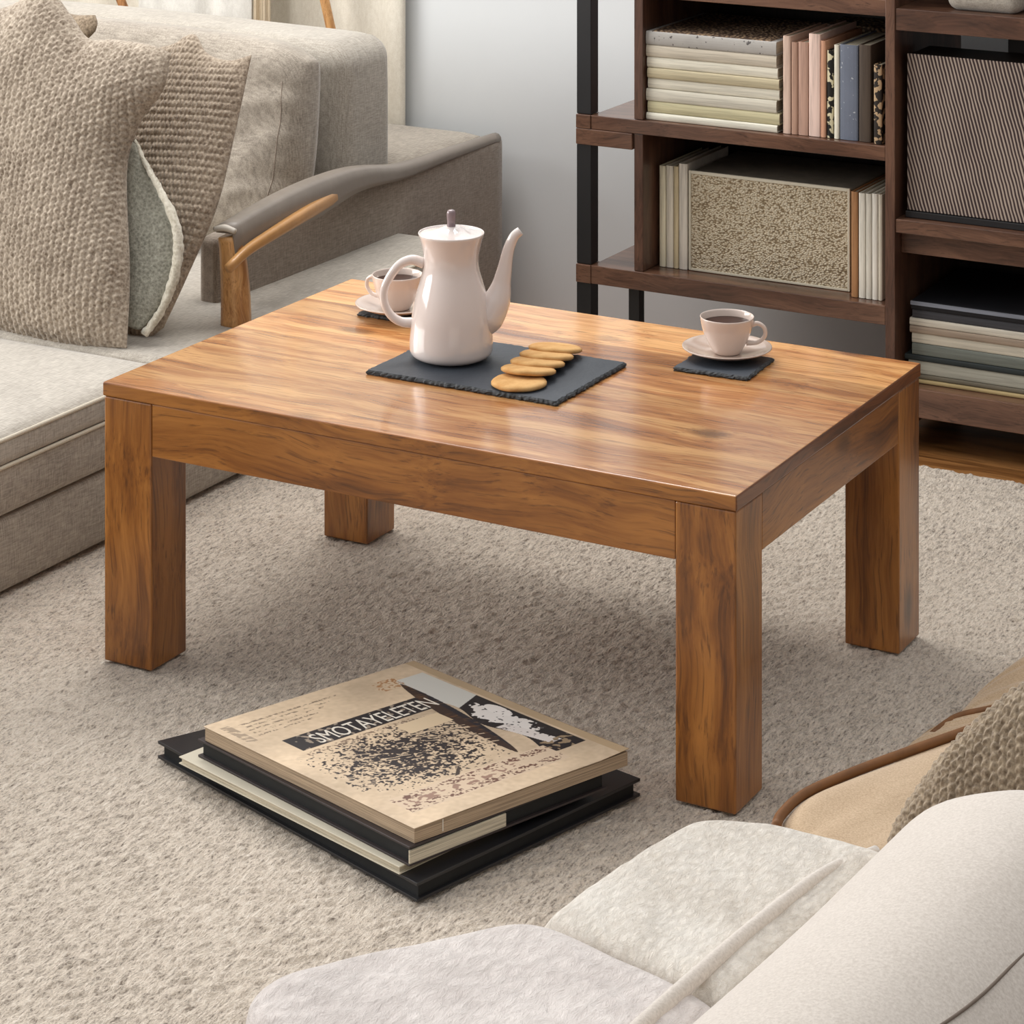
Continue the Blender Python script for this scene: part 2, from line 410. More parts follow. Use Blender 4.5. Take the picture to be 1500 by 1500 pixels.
# ------------------------------------------------------------------ coffee table
LX, LY, W, H = 1.04, .69, .088, .42
table = empty('coffee_table', (LX/2, LY/2, 0), 'honey-brown solid wood coffee table with four thick square legs, standing on the rug', 'coffee table')
tp = table.location
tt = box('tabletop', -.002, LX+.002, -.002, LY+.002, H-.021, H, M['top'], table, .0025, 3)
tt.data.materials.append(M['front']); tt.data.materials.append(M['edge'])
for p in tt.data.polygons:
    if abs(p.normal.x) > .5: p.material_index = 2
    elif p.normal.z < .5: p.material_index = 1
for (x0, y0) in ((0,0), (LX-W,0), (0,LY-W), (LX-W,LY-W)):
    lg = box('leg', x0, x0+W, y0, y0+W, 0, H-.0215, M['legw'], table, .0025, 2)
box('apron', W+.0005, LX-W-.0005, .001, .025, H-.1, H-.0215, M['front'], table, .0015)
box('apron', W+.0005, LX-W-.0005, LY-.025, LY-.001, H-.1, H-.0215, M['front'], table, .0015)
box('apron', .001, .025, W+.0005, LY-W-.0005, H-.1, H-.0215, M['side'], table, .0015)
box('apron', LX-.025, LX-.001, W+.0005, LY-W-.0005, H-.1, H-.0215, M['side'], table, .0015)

# ------------------------------------------------------------------ slates
def slab(name, x0, x1, y0, y1, z0, t, label, cat, rz=0, seed=1, group=None):
    """stone slab with chipped rim"""
    r = random.Random(seed); cx, cy = (x0+x1)/2, (y0+y1)/2; hx, hy = (x1-x0)/2, (y1-y0)/2
    pts = []
    def side(ax, ay, bx, by, n):
        for i in range(n): pts.append((ax+(bx-ax)*i/n, ay+(by-ay)*i/n))
    n1, n2 = int(hx*2/.004), int(hy*2/.004)
    side(-hx,-hy,hx,-hy,n1); side(hx,-hy,hx,hy,n2); side(hx,hy,-hx,hy,n1); side(-hx,hy,-hx,-hy,n2)
    k = len(pts); verts, faces = [], []
    j1 = [r.uniform(-1,1)*.0012 for _ in pts]; 
    rows = [(0,-.0015), (.35,0), (.7,-.0008), (1,-.003)]
    for zz, inset in rows:
        for i, (x, y) in enumerate(pts):
            e = inset + (j1[i] + r.uniform(-1,1)*.0007) - (.0012 if r.random() < .15 else 0)
            L = math.hypot(x, y) or 1
            verts.append((x + e*x/L*1.2, y + e*y/L*1.2, t*zz))
    for a in range(len(rows)-1):
        for i in range(k):
            j = (i+1) % k; faces.append((a*k+i, a*k+j, (a+1)*k+j, (a+1)*k+i))
    top = len(faces); faces.append(tuple((len(rows)-1)*k+i for i in range(k))); faces.append(tuple(range(k))[::-1])
    o = mesh_obj(name, verts, faces, M['slate_edge'], None, False)
    o.data.materials.append(M['slate']); o.data.polygons[top].material_index = 1
    o.location = (cx, cy, z0); o.rotation_euler = (0,0,rz)
    return tag(o, label, cat, group)
slab('slate_board', .325, .655, .222, .452, H+.0003, .007, 'large rectangular dark slate serving board under the coffee pot and biscuits', 'serving board', 0, 3)
slab('slate_coaster', .722, .845, .468, .585, H+.0003, .006, 'square dark slate coaster under the right-hand saucer', 'coaster', .05, 4, 'square slate coasters')
slab('slate_coaster', .138, .258, .492, .608, H+.0003, .006, 'square dark slate coaster under the saucer behind the coffee pot', 'coaster', -.02, 5, 'square slate coasters')

# ------------------------------------------------------------------ coffee pot
ZS = H+.0078
pc = atz(661, 524, ZS)
pot = empty('coffee_pot', (pc.x, pc.y, ZS), 'tall white porcelain coffee pot with long spout on the slate board', 'coffee pot', rz=ROTZ)
body = smooth_prof([(.0,.0),(.040,.0),(.052,.002),(.0625,.009),(.0645,.022),(.063,.045),(.0605,.07),(.0555,.095),(.049,.118),(.0435,.138),(.0425,.155),(.046,.175),(.0505,.190),(.0513,.1925)], 70)
body += [(.0508,.194),(.0495,.1935),(.048,.190),(.044,.176)]
lathe('body', body, M['porcelain'], pot)
lathe('lid', [(.0485,.1885),(.0488,.191),(.0478,.1925)]+smooth_prof([(.0465,.1925),(.036,.1945),(.022,.1985),(.012,.2025),(.0,.204)], 20), M['porcelain'], pot)
kn = lathe('knob', smooth_prof([(.0,.2025),(.0065,.203),(.0062,.208),(.0068,.216),(.0072,.222),(.0055,.2275),(.0,.2295)], 24), M['knob'], pot, 24)
sweep('spout', [(.035,0,.045),(.055,0,.062),(.072,0,.093),(.081,0,.13),(.088,0,.165),(.097,0,.187),(.107,0,.196)], [.02,.026,.0215,.014,.0105,.0085,.007], M['porcelain'], pot, 48, 20)
sweep('handle', [(-.042,0,.146),(-.062,0,.1515),(-.083,0,.141),(-.101,0,.113),(-.104,0,.09),(-.095,0,.068),(-.078,0,.056),(-.056,0,.054)], [.0085,.0075,.0068,.0066,.0066,.0066,.007,.0085], M['porcelain'], pot, 50, 16, up=(0,1,0), flat=1)

# ------------------------------------------------------------------ cups and saucers
def cup_set(u, v, hdir, slab_z, lab_c, lab_s):
    c = atz(u, v, slab_z)
    s = empty('saucer', (c.x, c.y, slab_z), lab_s, 'saucer', 'saucers')
    lathe('dish', [(0,.0),(.030,.0),(.032,.0015),(.045,.004),(.0600,.0095),(.0685,.0135),(.0697,.0142),(.0695,.0156),(.068,.0158),(.060,.0125),(.045,.0072),(.032,.0045),(.022,.0042),(.0,.0042)], M['dish'], s)
    z0 = slab_z+.0045
    k = empty('coffee_cup', (c.x, c.y, z0), lab_c, 'cup', 'coffee cups', rz=hdir)
    prof = smooth_prof([(0,0),(.0185,0),(.022,.003),(.027,.011),(.0335,.024),(.0385,.038),(.0415,.052),(.042,.056)], 30)
    prof += [(.0417,.0572),(.0408,.0572),(.0400,.055)] + smooth_prof([(.0385,.050),(.036,.036),(.031,.022),(.022,.008),(0,.005)], 20)
    lathe('bowl', prof, M['cup'], k)
    lathe('coffee', [(.0,.047),(.0376,.047),(.037,.046),(.0,.0459)], M['coffee'], k, 48)
    sweep('handle', [(.0375,0,.045),(.048,0,.0475),(.0575,0,.041),(.0585,0,.029),(.048,0,.0185),(.030,0,.0165)], [.0042,.0034,.0032,.0032,.0034,.0045], M['cup'], k, 30, 12, up=(0,1,0))
cup_set(1065, 521, ROTZ-.15, H+.0068, 'beige cup of black coffee at the right end of the table', 'beige saucer on the coaster near the right end of the table')
cup_set(582, 456, ROTZ+math.pi-.5, H+.0068, 'beige cup of coffee standing partly hidden behind the coffee pot', 'beige saucer partly hidden behind the coffee pot')

# ------------------------------------------------------------------ biscuits
def biscuit():
    pr = smooth_prof([(0,0),(.034,0),(.0405,.002),(.042,.0045),(.039,.0075),(.030,.009),(0,.0098)], 26)
    o = lathe('biscuit', pr, M['cookie'], None, 56)
    for v in o.data.vertices:
        a = math.atan2(v.co.y, v.co.x); k = 1+.015*math.sin(3*a+1)+.01*math.sin(7*a)
        v.co.x *= k; v.co.y *= k
    return o
p0, p1 = atz(760, 564, ZS), atz(813, 521, ZS)
names = ['round golden biscuit lying flat nearest the viewer, front of the row', 'golden biscuit leaning on the flat front one, second in the row',
         'golden biscuit in the middle of the overlapping row of five', 'golden biscuit fourth from the front of the overlapping row', 'golden biscuit at the far back end of the overlapping row']
first = biscuit()
for i in range(5):
    o = first if i == 0 else first.copy()
    if i: COL.objects.link(o)
    t = i/4; q = p0.lerp(p1, t); dr = (p1-p0).normalized()
    if i == 0: o.location = (q.x, q.y, ZS)
    else:
        tilt = -math.radians(9); ax = Vector((-dr.y, dr.x, 0))
        o.rotation_mode = 'QUATERNION'; o.rotation_quaternion = Matrix.Rotation(-tilt if False else math.radians(9), 3, ax).to_quaternion()
        o.location = (q.x, q.y, ZS+.0072)
    tag(o, names[i], 'biscuit', 'biscuits in a row on the slate')

# ------------------------------------------------------------------ books on the rug
def quad_prism(name, cs, z0, z1, mat, parent, bev=.0015, dz=None):
    bm = bmesh.new()
    lo = [bm.verts.new((c[0], c[1], z0)) for c in cs]; hi = [bm.verts.new((c[0], c[1], z1+(dz[i] if dz else 0))) for i, c in enumerate(cs)]
    bm.faces.new(lo[::-1]); bm.faces.new(hi)
    for i in range(4): bm.faces.new((lo[i], lo[(i+1)%4], hi[(i+1)%4], hi[i]))
    if bev: bmesh.ops.bevel(bm, geom=list(bm.edges), offset=bev, segments=2, profile=.5, affect='EDGES')
    bmesh.ops.recalc_face_normals(bm, faces=list(bm.faces))
    return bm_obj(name, bm, mat, parent)
def rect_from(L, Fr, R):
    """parallelogram -> corners L, F, R, B squared up"""
    L, Fr, R = Vector(L[:2]), Vector(Fr[:2]), Vector(R[:2])
    return [L, Fr, R, L+R-Fr]
def inset(cs, a):
    c = (cs[0]+cs[2])/2; ex = (cs[1]-cs[0]).normalized(); ey = (cs[3]-cs[0]).normalized()
    s = [(1,1),(-1,1),(-1,-1),(1,-1)]
    return [p+ex*a*q[0]+ey*a*q[1] for p, q in zip(cs, s)]
def flat_book(name, px, z0, z1, mc, mp, label, group, ct=.002, ins=.004, labels=None, over=None):
    cs = rect_from(atz(*px[0], z1), atz(*px[1], z1), atz(*px[2], z1))
    if len(px) > 3: b4 = atz(*px[3], z1); cs[3] = Vector((b4.x, b4.y))
    c = (cs[0]+cs[2])/2
    e = empty(name, (c.x, c.y, z0), label, 'book', group)
    cs = [p-c for p in cs]
    t = z1-z0
    quad_prism('cover', cs, 0, ct, mc, e, .0006); quad_prism('cover', cs, t-ct, t, mc, e, .0006)
    quad_prism('page_block', inset(cs, ins), ct, t-ct, mp, e, 0)
    return e, cs, t
G = 'large books piled on the rug'
M['blackcover'] = plain('black_cover', srgb(30,30,33), .38, .5, .2, var=.15)
M['blackpage'] = plain('black_page_edge', srgb(20,22,24), .6, .4, var=.3, scale=40)
M['darkcover'] = plain('charcoal_brown_cover', srgb(52,44,44), .45, .5, var=.15)
M['creamcover'] = plain('cream_cover', srgb(206,198,178), .6, .4, var=.05)
M['papercover'] = plain('aged_paper_cover', srgb(196,172,144), .6, .3, var=.1, scale=9)
RZ = .002
e1, c1, t1 = flat_book('photo_album', [(231,1085),(611,1294),(938,1140),(572,1000)], RZ, .026, M['blackcover'], M['blackpage'], 'large black album at the bottom of the pile on the rug', G, .004, .006)
e2, c2, t2 = flat_book('cream_book', [(262,1108),(585,1270),(752,1192)], .0262, .036, M['creamcover'], M['page'], 'thin cream-edged book lying on the large black album', G, .0015, .003)
# back the cream book with a dark booklet beside it so the upper books lie level
e3, c3, t3 = flat_book('black_book', [(290,1082),(600,1241),(890,1128)], .0362, .0605, M['darkcover'], M['blackpage'], 'dark book directly beneath the illustrated magazine', G, .003, .005)
Fb, Rb = c3[1], c3[2]; ob = (Fb-c3[0]).normalized()*.0012
strip = [Fb-ob*1.5, Fb+ob*.4, Fb+(Rb-Fb)*.47+ob*.4, Fb+(Rb-Fb)*.47-ob*1.5]
o = quad_prism('page_strip', strip, .0035, .0200, M['page'], e3, 0); o['label'] = 'cream page edges on the near right side'
# the illustrated magazine on top
mcs = rect_from(atz(298,1064,.080), atz(607,1214,.080), atz(922,1100,.080))
mc = (mcs[0]+mcs[2])/2
mag = empty('magazine', (mc.x, mc.y, .0607), 'vintage illustrated magazine with sepia cover on top of the pile', 'magazine', G)
mcs = [p-mc for p in mcs]; TZ = .019
quad_prism('page_block', inset(mcs, .0015), 0, TZ-.0006, M['page_brown'], mag, .0005)
# printed cover as a fine coloured sheet
na, nb = 420, 520
L0, F0, R0, B0 = [np.array([p.x, p.y]) for p in mcs]
pp = np.linspace(0,1,na)[:,None]; qq = np.linspace(0,1,nb)[None,:]   # p: L->B, q: L->F
XY = L0 + pp[...,None]*(B0-L0) + qq[...,None]*(F0-L0)
zz = TZ + .0012*np.sin(pp*3.0)*qq + .003*np.clip(pp-.86,0,1)/.14*qq**4
Vc = np.concatenate([XY, zz[...,None]], -1)
cov = grid_obj('cover', Vc, None, mag) if False else None
def paint():
    P = pp+0*qq; Q = qq+0*pp
    n1 = fnoise(na, nb, 2.6, 2.6, 0, 21); n2 = fnoise(na, nb, 26, 26, 0, 22); n3 = fnoise(na, nb, 1.2, 1.2, 0, 23); n4 = fnoise(na, nb, 5.5, 1.3, .4, 24)
    c = np.array([206,184,156])[None,None,:]*(1+.035*n2[...,None]) + n1[...,None]*3
    c = np.broadcast_to(c, (na,nb,3)).copy()
    def put(mask, col, a=1.0): c[mask] = c[mask]*(1-a)+np.array(col)*a
    # border strip along the right edge of the page
    put(P > .955, (176,152,120), .8)
    # small caption lines top-left
    for k, q0 in enumerate((.07,.095,.12,.145,.17)):
        put((np.abs(Q-q0) < .0045) & (P > .10) & (P < .55-.05*k) & (n3+n4 > .1), (120,104,88), .8)
    put((P > .03) & (P < .07) & (Q > .05) & (Q < .2) & (n4 > -.4), (130,114,98), .6)
    # masthead band
    band = (P > .13) & (P < .80) & (Q > .25+.0*P) & (Q < .355) 
    put(band, (44,42,44))
    put(band & (n1 > 1.3), (190,172,150), .7)
    # photograph at upper right: pale sky, dark ground, pale figure
    ph = (P > .79+.02*np.sin(Q*20)) & (P < .945) & (Q > .10) & (Q < .86)
    put(ph, (204,202,194)); 
    dk = ph & (Q > .36+.35*(.945-P)); put(dk, (38,36,38))
    fig = ((P-.865-.02*np.sin(Q*22))/.045)**2+((Q-.56)/.14)**2 < 1+.25*n1; put(fig & ph, (226,220,214))
    fig2 = ((P-.905)/.03)**2+((Q-.50)/.06)**2 < 1; put(fig2 & ph, (232,226,220))
    fig3 = (np.abs(P-.83-.25*(Q-.66)) < .028) & (Q > .60) & (Q < .80); put(fig3, (220,212,206))
    put(ph & (n3+n1 > 2.1) & (Q > .5), (60,56,56))
    put((P > .80) & (P < .94) & (Q > .78) & (Q < .86) & (n1 > .1), (150,130,104))
    # dark diagonal strap from top of the masthead to the foot of the photo
    d = P-(.86-.17*(Q-.15)); strap = (np.abs(d+.06) < .038*np.sin(np.clip((Q-.13)/.66,0,1)*math.pi)**.6) & (Q > .13) & (Q < .79)
    put(strap, (62,48,42)); put(strap & (d+.06 > .012), (40,40,46)); put(strap & (n4 > 1.2), (120,88,60), .6)
    put((P > .70) & (P < .82) & (Q > .07) & (Q < .15) & (n1+n3 > .6), (150,96,50), .7)
    # engraved scene in the middle
    m = (P > .06) & (P < .72) & (Q > .38) & (Q < .79)
    dens = 1.7-2.0*((P-.40)/.32)**2-1.9*((Q-.58)/.20)**2
    put(m & (n3+.5*n1+dens > .55), (58,50,48)); put(m & (n1+.4*n3+dens > 1.5), (48,44,46), .8)
    put(m & (n4 > 1.25) & (Q < .7), (206,184,156), .9)
    put((P > .12) & (P < .62) & (np.abs(Q-.385) < .015) & (n3 > .3), (120,100,84), .8)
    put((P > .52) & (P < .72) & (Q > .39) & (Q < .47), (214,192,160))
    # lower text block
    m = (P > .08) & (P < .80) & (Q > .80) & (Q < .92); put(m, (212,190,164))
    put(m & (n3+.6*n4 > .55) & ((np.abs(Q-.825) < .016) | (np.abs(Q-.895) < .018)), (104,72,62), .9)
    put((P > .10) & (P < .62) & (np.abs(Q-.86) < .017) & (n1 > .5), (140,108,94), .8)
    put((np.abs(P-.42+1.2*(Q-.78)) < .01) & (np.abs(Q-.78) < .02), (70,60,54))
    return np.clip(c, 0, 255)
N = NT('printed_cover'); at = N.n.new('ShaderNodeAttribute'); at.attribute_name = 'print'; N.link(at.outputs['Color'], N.b.inputs['Base Color']); N.set(.45, .4, .1)
cov = grid_obj('cover', Vc, N.m, mag)
ca = cov.data.color_attributes.new('print', 'FLOAT_COLOR', 'POINT')
cc = paint()/255; cc = np.where(cc <= .04045, cc/12.92, ((cc+.055)/1.055)**2.4)
ca.data.foreach_set('color', np.concatenate([cc, np.ones((na,nb,1))], -1).reshape(-1).astype(np.float32))
sol = cov.modifiers.new('s', 'SOLIDIFY'); sol.thickness = .0005; sol.offset = -1
# white stitched letters on the masthead
def text_mesh(s, size, mat, parent, name, ext=.0002):
    cu = bpy.data.curves.new(name, 'FONT'); cu.body = s; cu.size = size; cu.extrude = ext; cu.align_x = 'LEFT'; cu.resolution_u = 3
    o = bpy.data.objects.new(name, cu); COL.objects.link(o)
    bpy.context.view_layer.update()
    me = bpy.data.meshes.new_from_object(o.evaluated_get(bpy.context.evaluated_depsgraph_get()))
    bpy.data.objects.remove(o); me.materials.clear(); me.materials.append(mat)
    o = bpy.data.objects.new(name, me); COL.objects.link(o); o.parent = parent; return o
M['ink_white'] = plain('pale_ink', srgb(222,214,200), .6)
tx = text_mesh('SMOTAYELETEN', .03, M['ink_white'], mag, 'title_lettering')
ex = Vector((B0-L0).tolist()+[0]); ey = Vector((L0-F0).tolist()+[0]); Lx, Ly = ex.length, ey.length
w0 = max(v.co.x for v in tx.data.vertices); hh = max(v.co.y for v in tx.data.vertices)
exn, eyn = ex.normalized(), ey.normalized()
o0 = Vector((*L0, 0)) + ex*.22 - ey*.345
sx = .56*Lx/w0; sy = .075*Ly/hh
for v in tx.data.vertices:
    x, y = v.co.x*sx, v.co.y*sy; z = v.co.z
    w_ = o0 + exn*x + eyn*y; pv = (w_-Vector((*L0,0))).dot(exn)/Lx
    v.co = (w_.x, w_.y, TZ+.0012*math.sin(pv*3.0)*.32+.0004+z)
# spine label strip on the dark books' right edge is the cream book below; small white mark on the magazine's edge
ed = [F0+(R0-F0)*.125, F0+(R0-F0)*.13]
nrm = Vector(((F0-L0)/np.linalg.norm(F0-L0)).tolist())
a, b = Vector(ed[0].tolist())+nrm*.0003-nrm*.0012, Vector(ed[1].tolist())+nrm*.0003-nrm*.0012
mesh_obj('edge_mark', [(a.x,a.y,.003),(b.x,b.y,.003),(b.x,b.y,.018),(a.x,a.y,.018),(a.x-.001*nrm.x,a.y-.001*nrm.y,.003),(b.x-.001*nrm.x,b.y-.001*nrm.y,.003),(b.x-.001*nrm.x,b.y-.001*nrm.y,.018),(a.x-.001*nrm.x,a.y-.001*nrm.y,.018)],
         [(0,1,2,3),(5,4,7,6),(3,2,6,7),(0,4,5,1)], M['ink_white'], mag, False)

# ------------------------------------------------------------------ sofa on the left
SX = -.294; SZ = .26
sofa = empty('sofa', (-1.0, 1.0, 0), 'beige linen corner sofa with low seat along the left side', 'sofa')
def sp(o):   # world-space mesh under the sofa Empty
    o.parent = sofa; o.matrix_parent_inverse = Matrix.Translation(-sofa.location); return o
sp(puffbox('base', -1.9, SX-.006, -.9, 1.60, .004, .127, M['linen'], None, .012, (.004,0,0)))
sp(puffbox('base', -1.9, SX-.004, -.9, 1.60, .128, .212, M['linen'], None, .010, (.004,0,0)))
sp(puffbox('seat_cushion', -1.9, SX, -.9, .572, .205, SZ, M['linen_light'], None, .020, (0,0,.006), 40, .001))
sp(puffbox('seat_cushion', -1.9, SX, .576, 1.60, .205, SZ, M['linen_light'], None, .020, (0,0,.004), 40, .001))
for z in (.252, .208):
    sp(sweep('piping', [(SX+.000-.003, -.88, z), (SX-.003, 1.58, z)], [.0035,.0035], M['piping'], None, 30, 8))
# low side arm running back to the wall and the broad rear deck
sp(puffbox('arm', -.503, -.455, .93, 2.045, .01, .386, M['linen_dark'], None, .014, (.002,0,0), 24))
sp(puffbox('rear_deck', -1.9, -.508, 1.66, 2.045, .01, .386, M['linen'], None, .016, (0,0,.004), 24))
# upholstered backrest block
sp(puffbox('backrest', -1.9, -.522, 1.46, 1.68, .25, .667, M['linen_light'], None, .05, (.006,.01,.018), 34, .002))
# big back cushion leaning on the backrest (lifts off: its own thing)
bc = cushion('back_cushion', [(-1.08,1.27,.285), (-.80,1.27,.275), (-.53,1.31,.285)], [(-.53,1.31,.285), (-.505,1.33,.45), (-.510,1.36,.655)],
             [(-1.10,1.39,.690), (-.80,1.39,.69), (-.60,1.38,.682), (-.510,1.36,.655)], [(-1.08,1.27,.285), (-1.12,1.32,.5), (-1.10,1.37,.70)],
             .085, M['linen'], None, 110, 110, 8, .42, .55, wr=.0022)
sm_ = sweep('seam', [(-.60,1.318-.045,.33), (-.556,1.325-.035,.40), (-.545,1.333-.033,.55), (-.552,1.345-.038,.62)], [.0012,.0012], M['linen_dark'], None, 40, 6)
tag(recentre(bc), 'large beige linen back cushion standing behind the two knitted pillows', 'cushion')

from mathutils.bvhtree import BVHTree
bt = BVHTree.FromPolygons([v.co+bc.location for v in bc.data.vertices], [p.vertices[:] for p in bc.data.polygons])
nr = 6
for i in range(0, len(sm_.data.vertices), nr):   # lay the seam on the cushion's face
    vv = sm_.data.vertices[i:i+nr] if False else [sm_.data.vertices[k] for k in range(i, min(i+nr, len(sm_.data.vertices)))]
    c_ = sum((v.co for v in vv), Vector())/len(vv); hit = bt.ray_cast(Vector((c_.x, .9, c_.z)), Vector((0,1,0)))
    if hit[0]:
        for v in vv: v.co.y += hit[0].y-c_.y
sm_.parent = bc; sm_.matrix_parent_inverse = Matrix.Translation(-bc.location)
# ------------------------------------------------------------------ knitted pillows
def stitch(pa, pb, amp, da, db, vee=.35):
    """chunky stockinette relief in metres, along directions da (across), db (along rows)"""
    da = np.array(Vector(da).normalized()); db = np.array(Vector(db).normalized())
    def f(P):
        a = P@da/pa; b = P@db/pb
        fr = a-np.floor(a); tri = np.abs(fr-.5)*2
        ph = b + vee*tri + .5*(np.floor(a) % 2)
        rib = np.abs(np.sin(math.pi*a))**.6; loop = .5+.5*np.cos(2*math.pi*ph)
        return amp*(rib*(.35+.65*loop)) + fnoise(P.shape[0], P.shape[1], 2, 2, 0, 31)*amp*.16
    return f
YP = .66
def pl(u, v, dy=0):  # pillow one stands at the seat, leaning back with height
    y = .60 + .17*max(0, (512-v))/450 + dy
    return aty(u, v, y)
one = cushion('knitted_pillow',
   [pl(-90,478), pl(0,488), pl(100,508), pl(186,510)],
   [pl(186,510), pl(190,400), pl(186,250), pl(206,180), pl(240,130), pl(250,78)],
   [pl(-60,30), pl(18,8), pl(70,-14), pl(104,22), pl(130,56), pl(170,58), pl(222,66), pl(250,78)],
   [pl(-90,478), pl(-110,260), pl(-60,30)],
   .075, M['knit'], None, 300, 360, 3.2, .6, .45, disp=stitch(.0125,.0115,.0042,(1,-.2,.12),(0,0,1)))
LP1 = 'chunky beige knitted pillow nearest the camera at the left edge, with split side seam'
tag(recentre(one), LP1, 'pillow', 'knitted pillows on the sofa')
def p2(u, v, dy=0):
    y = .69 + .25*max(0, (500-v))/430 + dy
    return aty(u, v, y)
two = cushion('knitted_pillow',
   [p2(120,470), p2(160,492), p2(200,506), p2(240,480)],
   [p2(240,480), p2(275,400), p2(318,300), p2(345,190), p2(369,80)],
   [p2(150,60), p2(200,72), p2(250,66), p2(284,50), p2(304,78), p2(336,88), p2(369,80)],
   [p2(120,470), p2(110,260), p2(150,60)],
   .045, M['knit2'], None, 260, 320, 3.0, .65, .9, disp=stitch(.0125,.0085,.0042,(-.10,0,1),(1,0,.1),.12))
tag(recentre(two), 'ribbed beige knitted pillow tucked behind the chunky one, corner pointing up', 'pillow', 'knitted pillows on the sofa')
def lp(v, u, d): return pl(v, u, d)
lin = cushion('lining', [pl(186,478,.02), pl(206,482,.03), pl(226,462,.04)], [pl(226,462,.04), pl(258,405,.05), pl(262,345,.05), pl(236,290,.045), pl(200,212,.03)],
   [pl(181,200,.02), pl(190,204,.025), pl(200,212,.03)], [pl(186,478,.02), pl(176,340,.02), pl(181,200,.02)], .012, M['fleece'], None, 50, 90, 2.4, .6)
lin.parent = one; lin.matrix_parent_inverse = Matrix.Translation(-one.location); lin['label'] = 'grey fleece lining showing through the split seam'
fr = sweep('frayed_edge', [pl(198,205,.035), pl(216,245,.03), pl(238,285,.03), pl(256,325,.035), pl(261,365,.04), pl(254,410,.04), pl(236,455,.04), pl(212,490,.03)], [.003,.0045,.006,.0085,.0095,.009,.008,.007], M['fringe'], None, 60, 10)
for v in fr.data.vertices:
    v.co += Vector((random.uniform(-1,1), 0, random.uniform(-1,1)))*.0018
fr.parent = one; fr.matrix_parent_inverse = Matrix.Translation(-one.location)
# small leaf-patterned pouch corner poking up behind pillow one
tip = cushion('pillow_corner', [p2(92,46), p2(118,62), p2(140,46)], [p2(140,46), p2(143,34), p2(140,22)], [p2(64,2), p2(104,20), p2(140,22)], [p2(92,46), p2(74,22), p2(64,2)], .012, M['knit3'], None, 30, 30, 2.4, .6)
tip.parent = two; tip.matrix_parent_inverse = Matrix.Translation(-two.location)

# ------------------------------------------------------------------ wooden arm frame with leather rest standing on the sofa seat
arm = sp(sweep('wooden_arm_post', [atx(346,478,-.345), atx(345,430,-.345), atx(342,385,-.345), atx(337,345,-.35)], [.0235,.0225,.021,.018], M['oak'], None, 20, 16, square=5, up=(0,1,0)))
arm['label'] = 'honey-coloured wooden arm post'
def ap(o): o.parent = arm; return o
ap(sweep('strut', [atx(334,394,-.318), atx(362,367,-.316), atx(400,342,-.325), atx(450,311,-.352), atx(500,281,-.405)], [.0085,.011,.013,.012], plain('pale_honey_wood', srgb(190,140,84), .4, .5, .2, .1, 30), None, 30, 14, square=4, up=(0,0,1), flat=.8))
# leather pad: rounded top, side skirt that tapers towards the sofa arm
path = [(atx(330,334,-.350), .0215, .060), (atx(372,309,-.358), .023, .066), (atx(420,283,-.375), .023, .064), (atx(470,262,-.40), .022, .044), (atx(520,248,-.430), .021, .030), (Vector((-.464,1.60,.398)), .018, .020), (Vector((-.468,1.82,.391)), .0155, .014), (Vector((-.470,2.03,.386)), .014, .010)]
cp = catmull([p for p,_,_ in path], 50); ws = np.interp(np.linspace(0,1,50), np.linspace(0,1,len(path)), [w for _,w,_ in path]); ks = np.interp(np.linspace(0,1,50), np.linspace(0,1,len(path)), [k for *_,k in path])
vs, fs = [], []
for i, p in enumerate(cp):
    t = (cp[min(i+1,49)]-cp[max(i-1,0)]).normalized(); a = t.cross(Vector((0,0,1))).normalized(); w, k = ws[i], ks[i]
    prof = [(-w,-.006),(-w*.97,.001),(-w*.6,.0055),(0,.0075),(w*.6,.0055),(w*.95,.0),(w*1.06,-k*.35),(w*1.04,-k*.75),(w*1.0,-k),(w*.8,-k),(w*.82,-k*.5),(w*.7,-.010),(-w*.9,-.010)]
    for x, z in prof: vs.append(p+a*x+Vector((0,0,z)))
m_ = 13
for i in range(49):
    for k in range(m_): fs.append((i*m_+k, (i+1)*m_+k, (i+1)*m_+(k+1)%m_, i*m_+(k+1)%m_))
fs += [tuple(range(m_)), tuple(49*m_+k for k in range(m_))[::-1]]
ap(mesh_obj('leather_pad', vs, fs, M['leather'], None))
a0 = cp[0]; d0 = (cp[1]-cp[0]).normalized(); n0 = d0.cross(Vector((0,0,1))).normalized()
o = ap(sweep('end_cap', [a0-n0*.0225-d0*.001+Vector((0,0,-.004)), a0-d0*.002+Vector((0,0,.001)), a0+n0*.0225-d0*.001+Vector((0,0,-.004))], [.005,.0065,.005], M['leather_edge'], None, 16, 10))

# ------------------------------------------------------------------ things behind the sofa
def folds(name, x0, x1, y, z0, z1, mat, n=9, amp=.02, thick=.003, seed=1, parent=None):
    nx_, nz_ = 160, 12; r = np.random.default_rng(seed)
    x = np.linspace(x0, x1, nx_)[:,None]; z = np.linspace(z0, z1, nz_)[None,:]
    u = (x-x0)/(x1-x0); yy = y + amp*np.sin(2*math.pi*n*u+1.2*np.sin(5*u+seed))*(.8+.2*np.sin(z*3)) + .3*amp*np.sin(31*u+z)
    o = grid_obj(name, np.stack([x+0*z, yy, z+0*x], -1), mat, parent)
    s = o.modifiers.new('s','SOLIDIFY'); s.thickness = thick; return o
cx1 = aty(590, 60, 2.06).x
cur = folds('curtain', -2.6, cx1, 2.074, .02, 2.3, M['curtain'], 13, .010)
tag(recentre(cur), 'cream full-length curtain hanging on the back wall behind the sofa', 'curtain')
yl = 1.90
st_ = empty('wooden_rack', (-1.0, yl, 0), 'slanted wooden rack with two legs showing behind the sofa back', 'rack')
def stp(o): o.parent = st_; o.matrix_parent_inverse = Matrix.Translation(-st_.location); return o
st_.location.z = .40
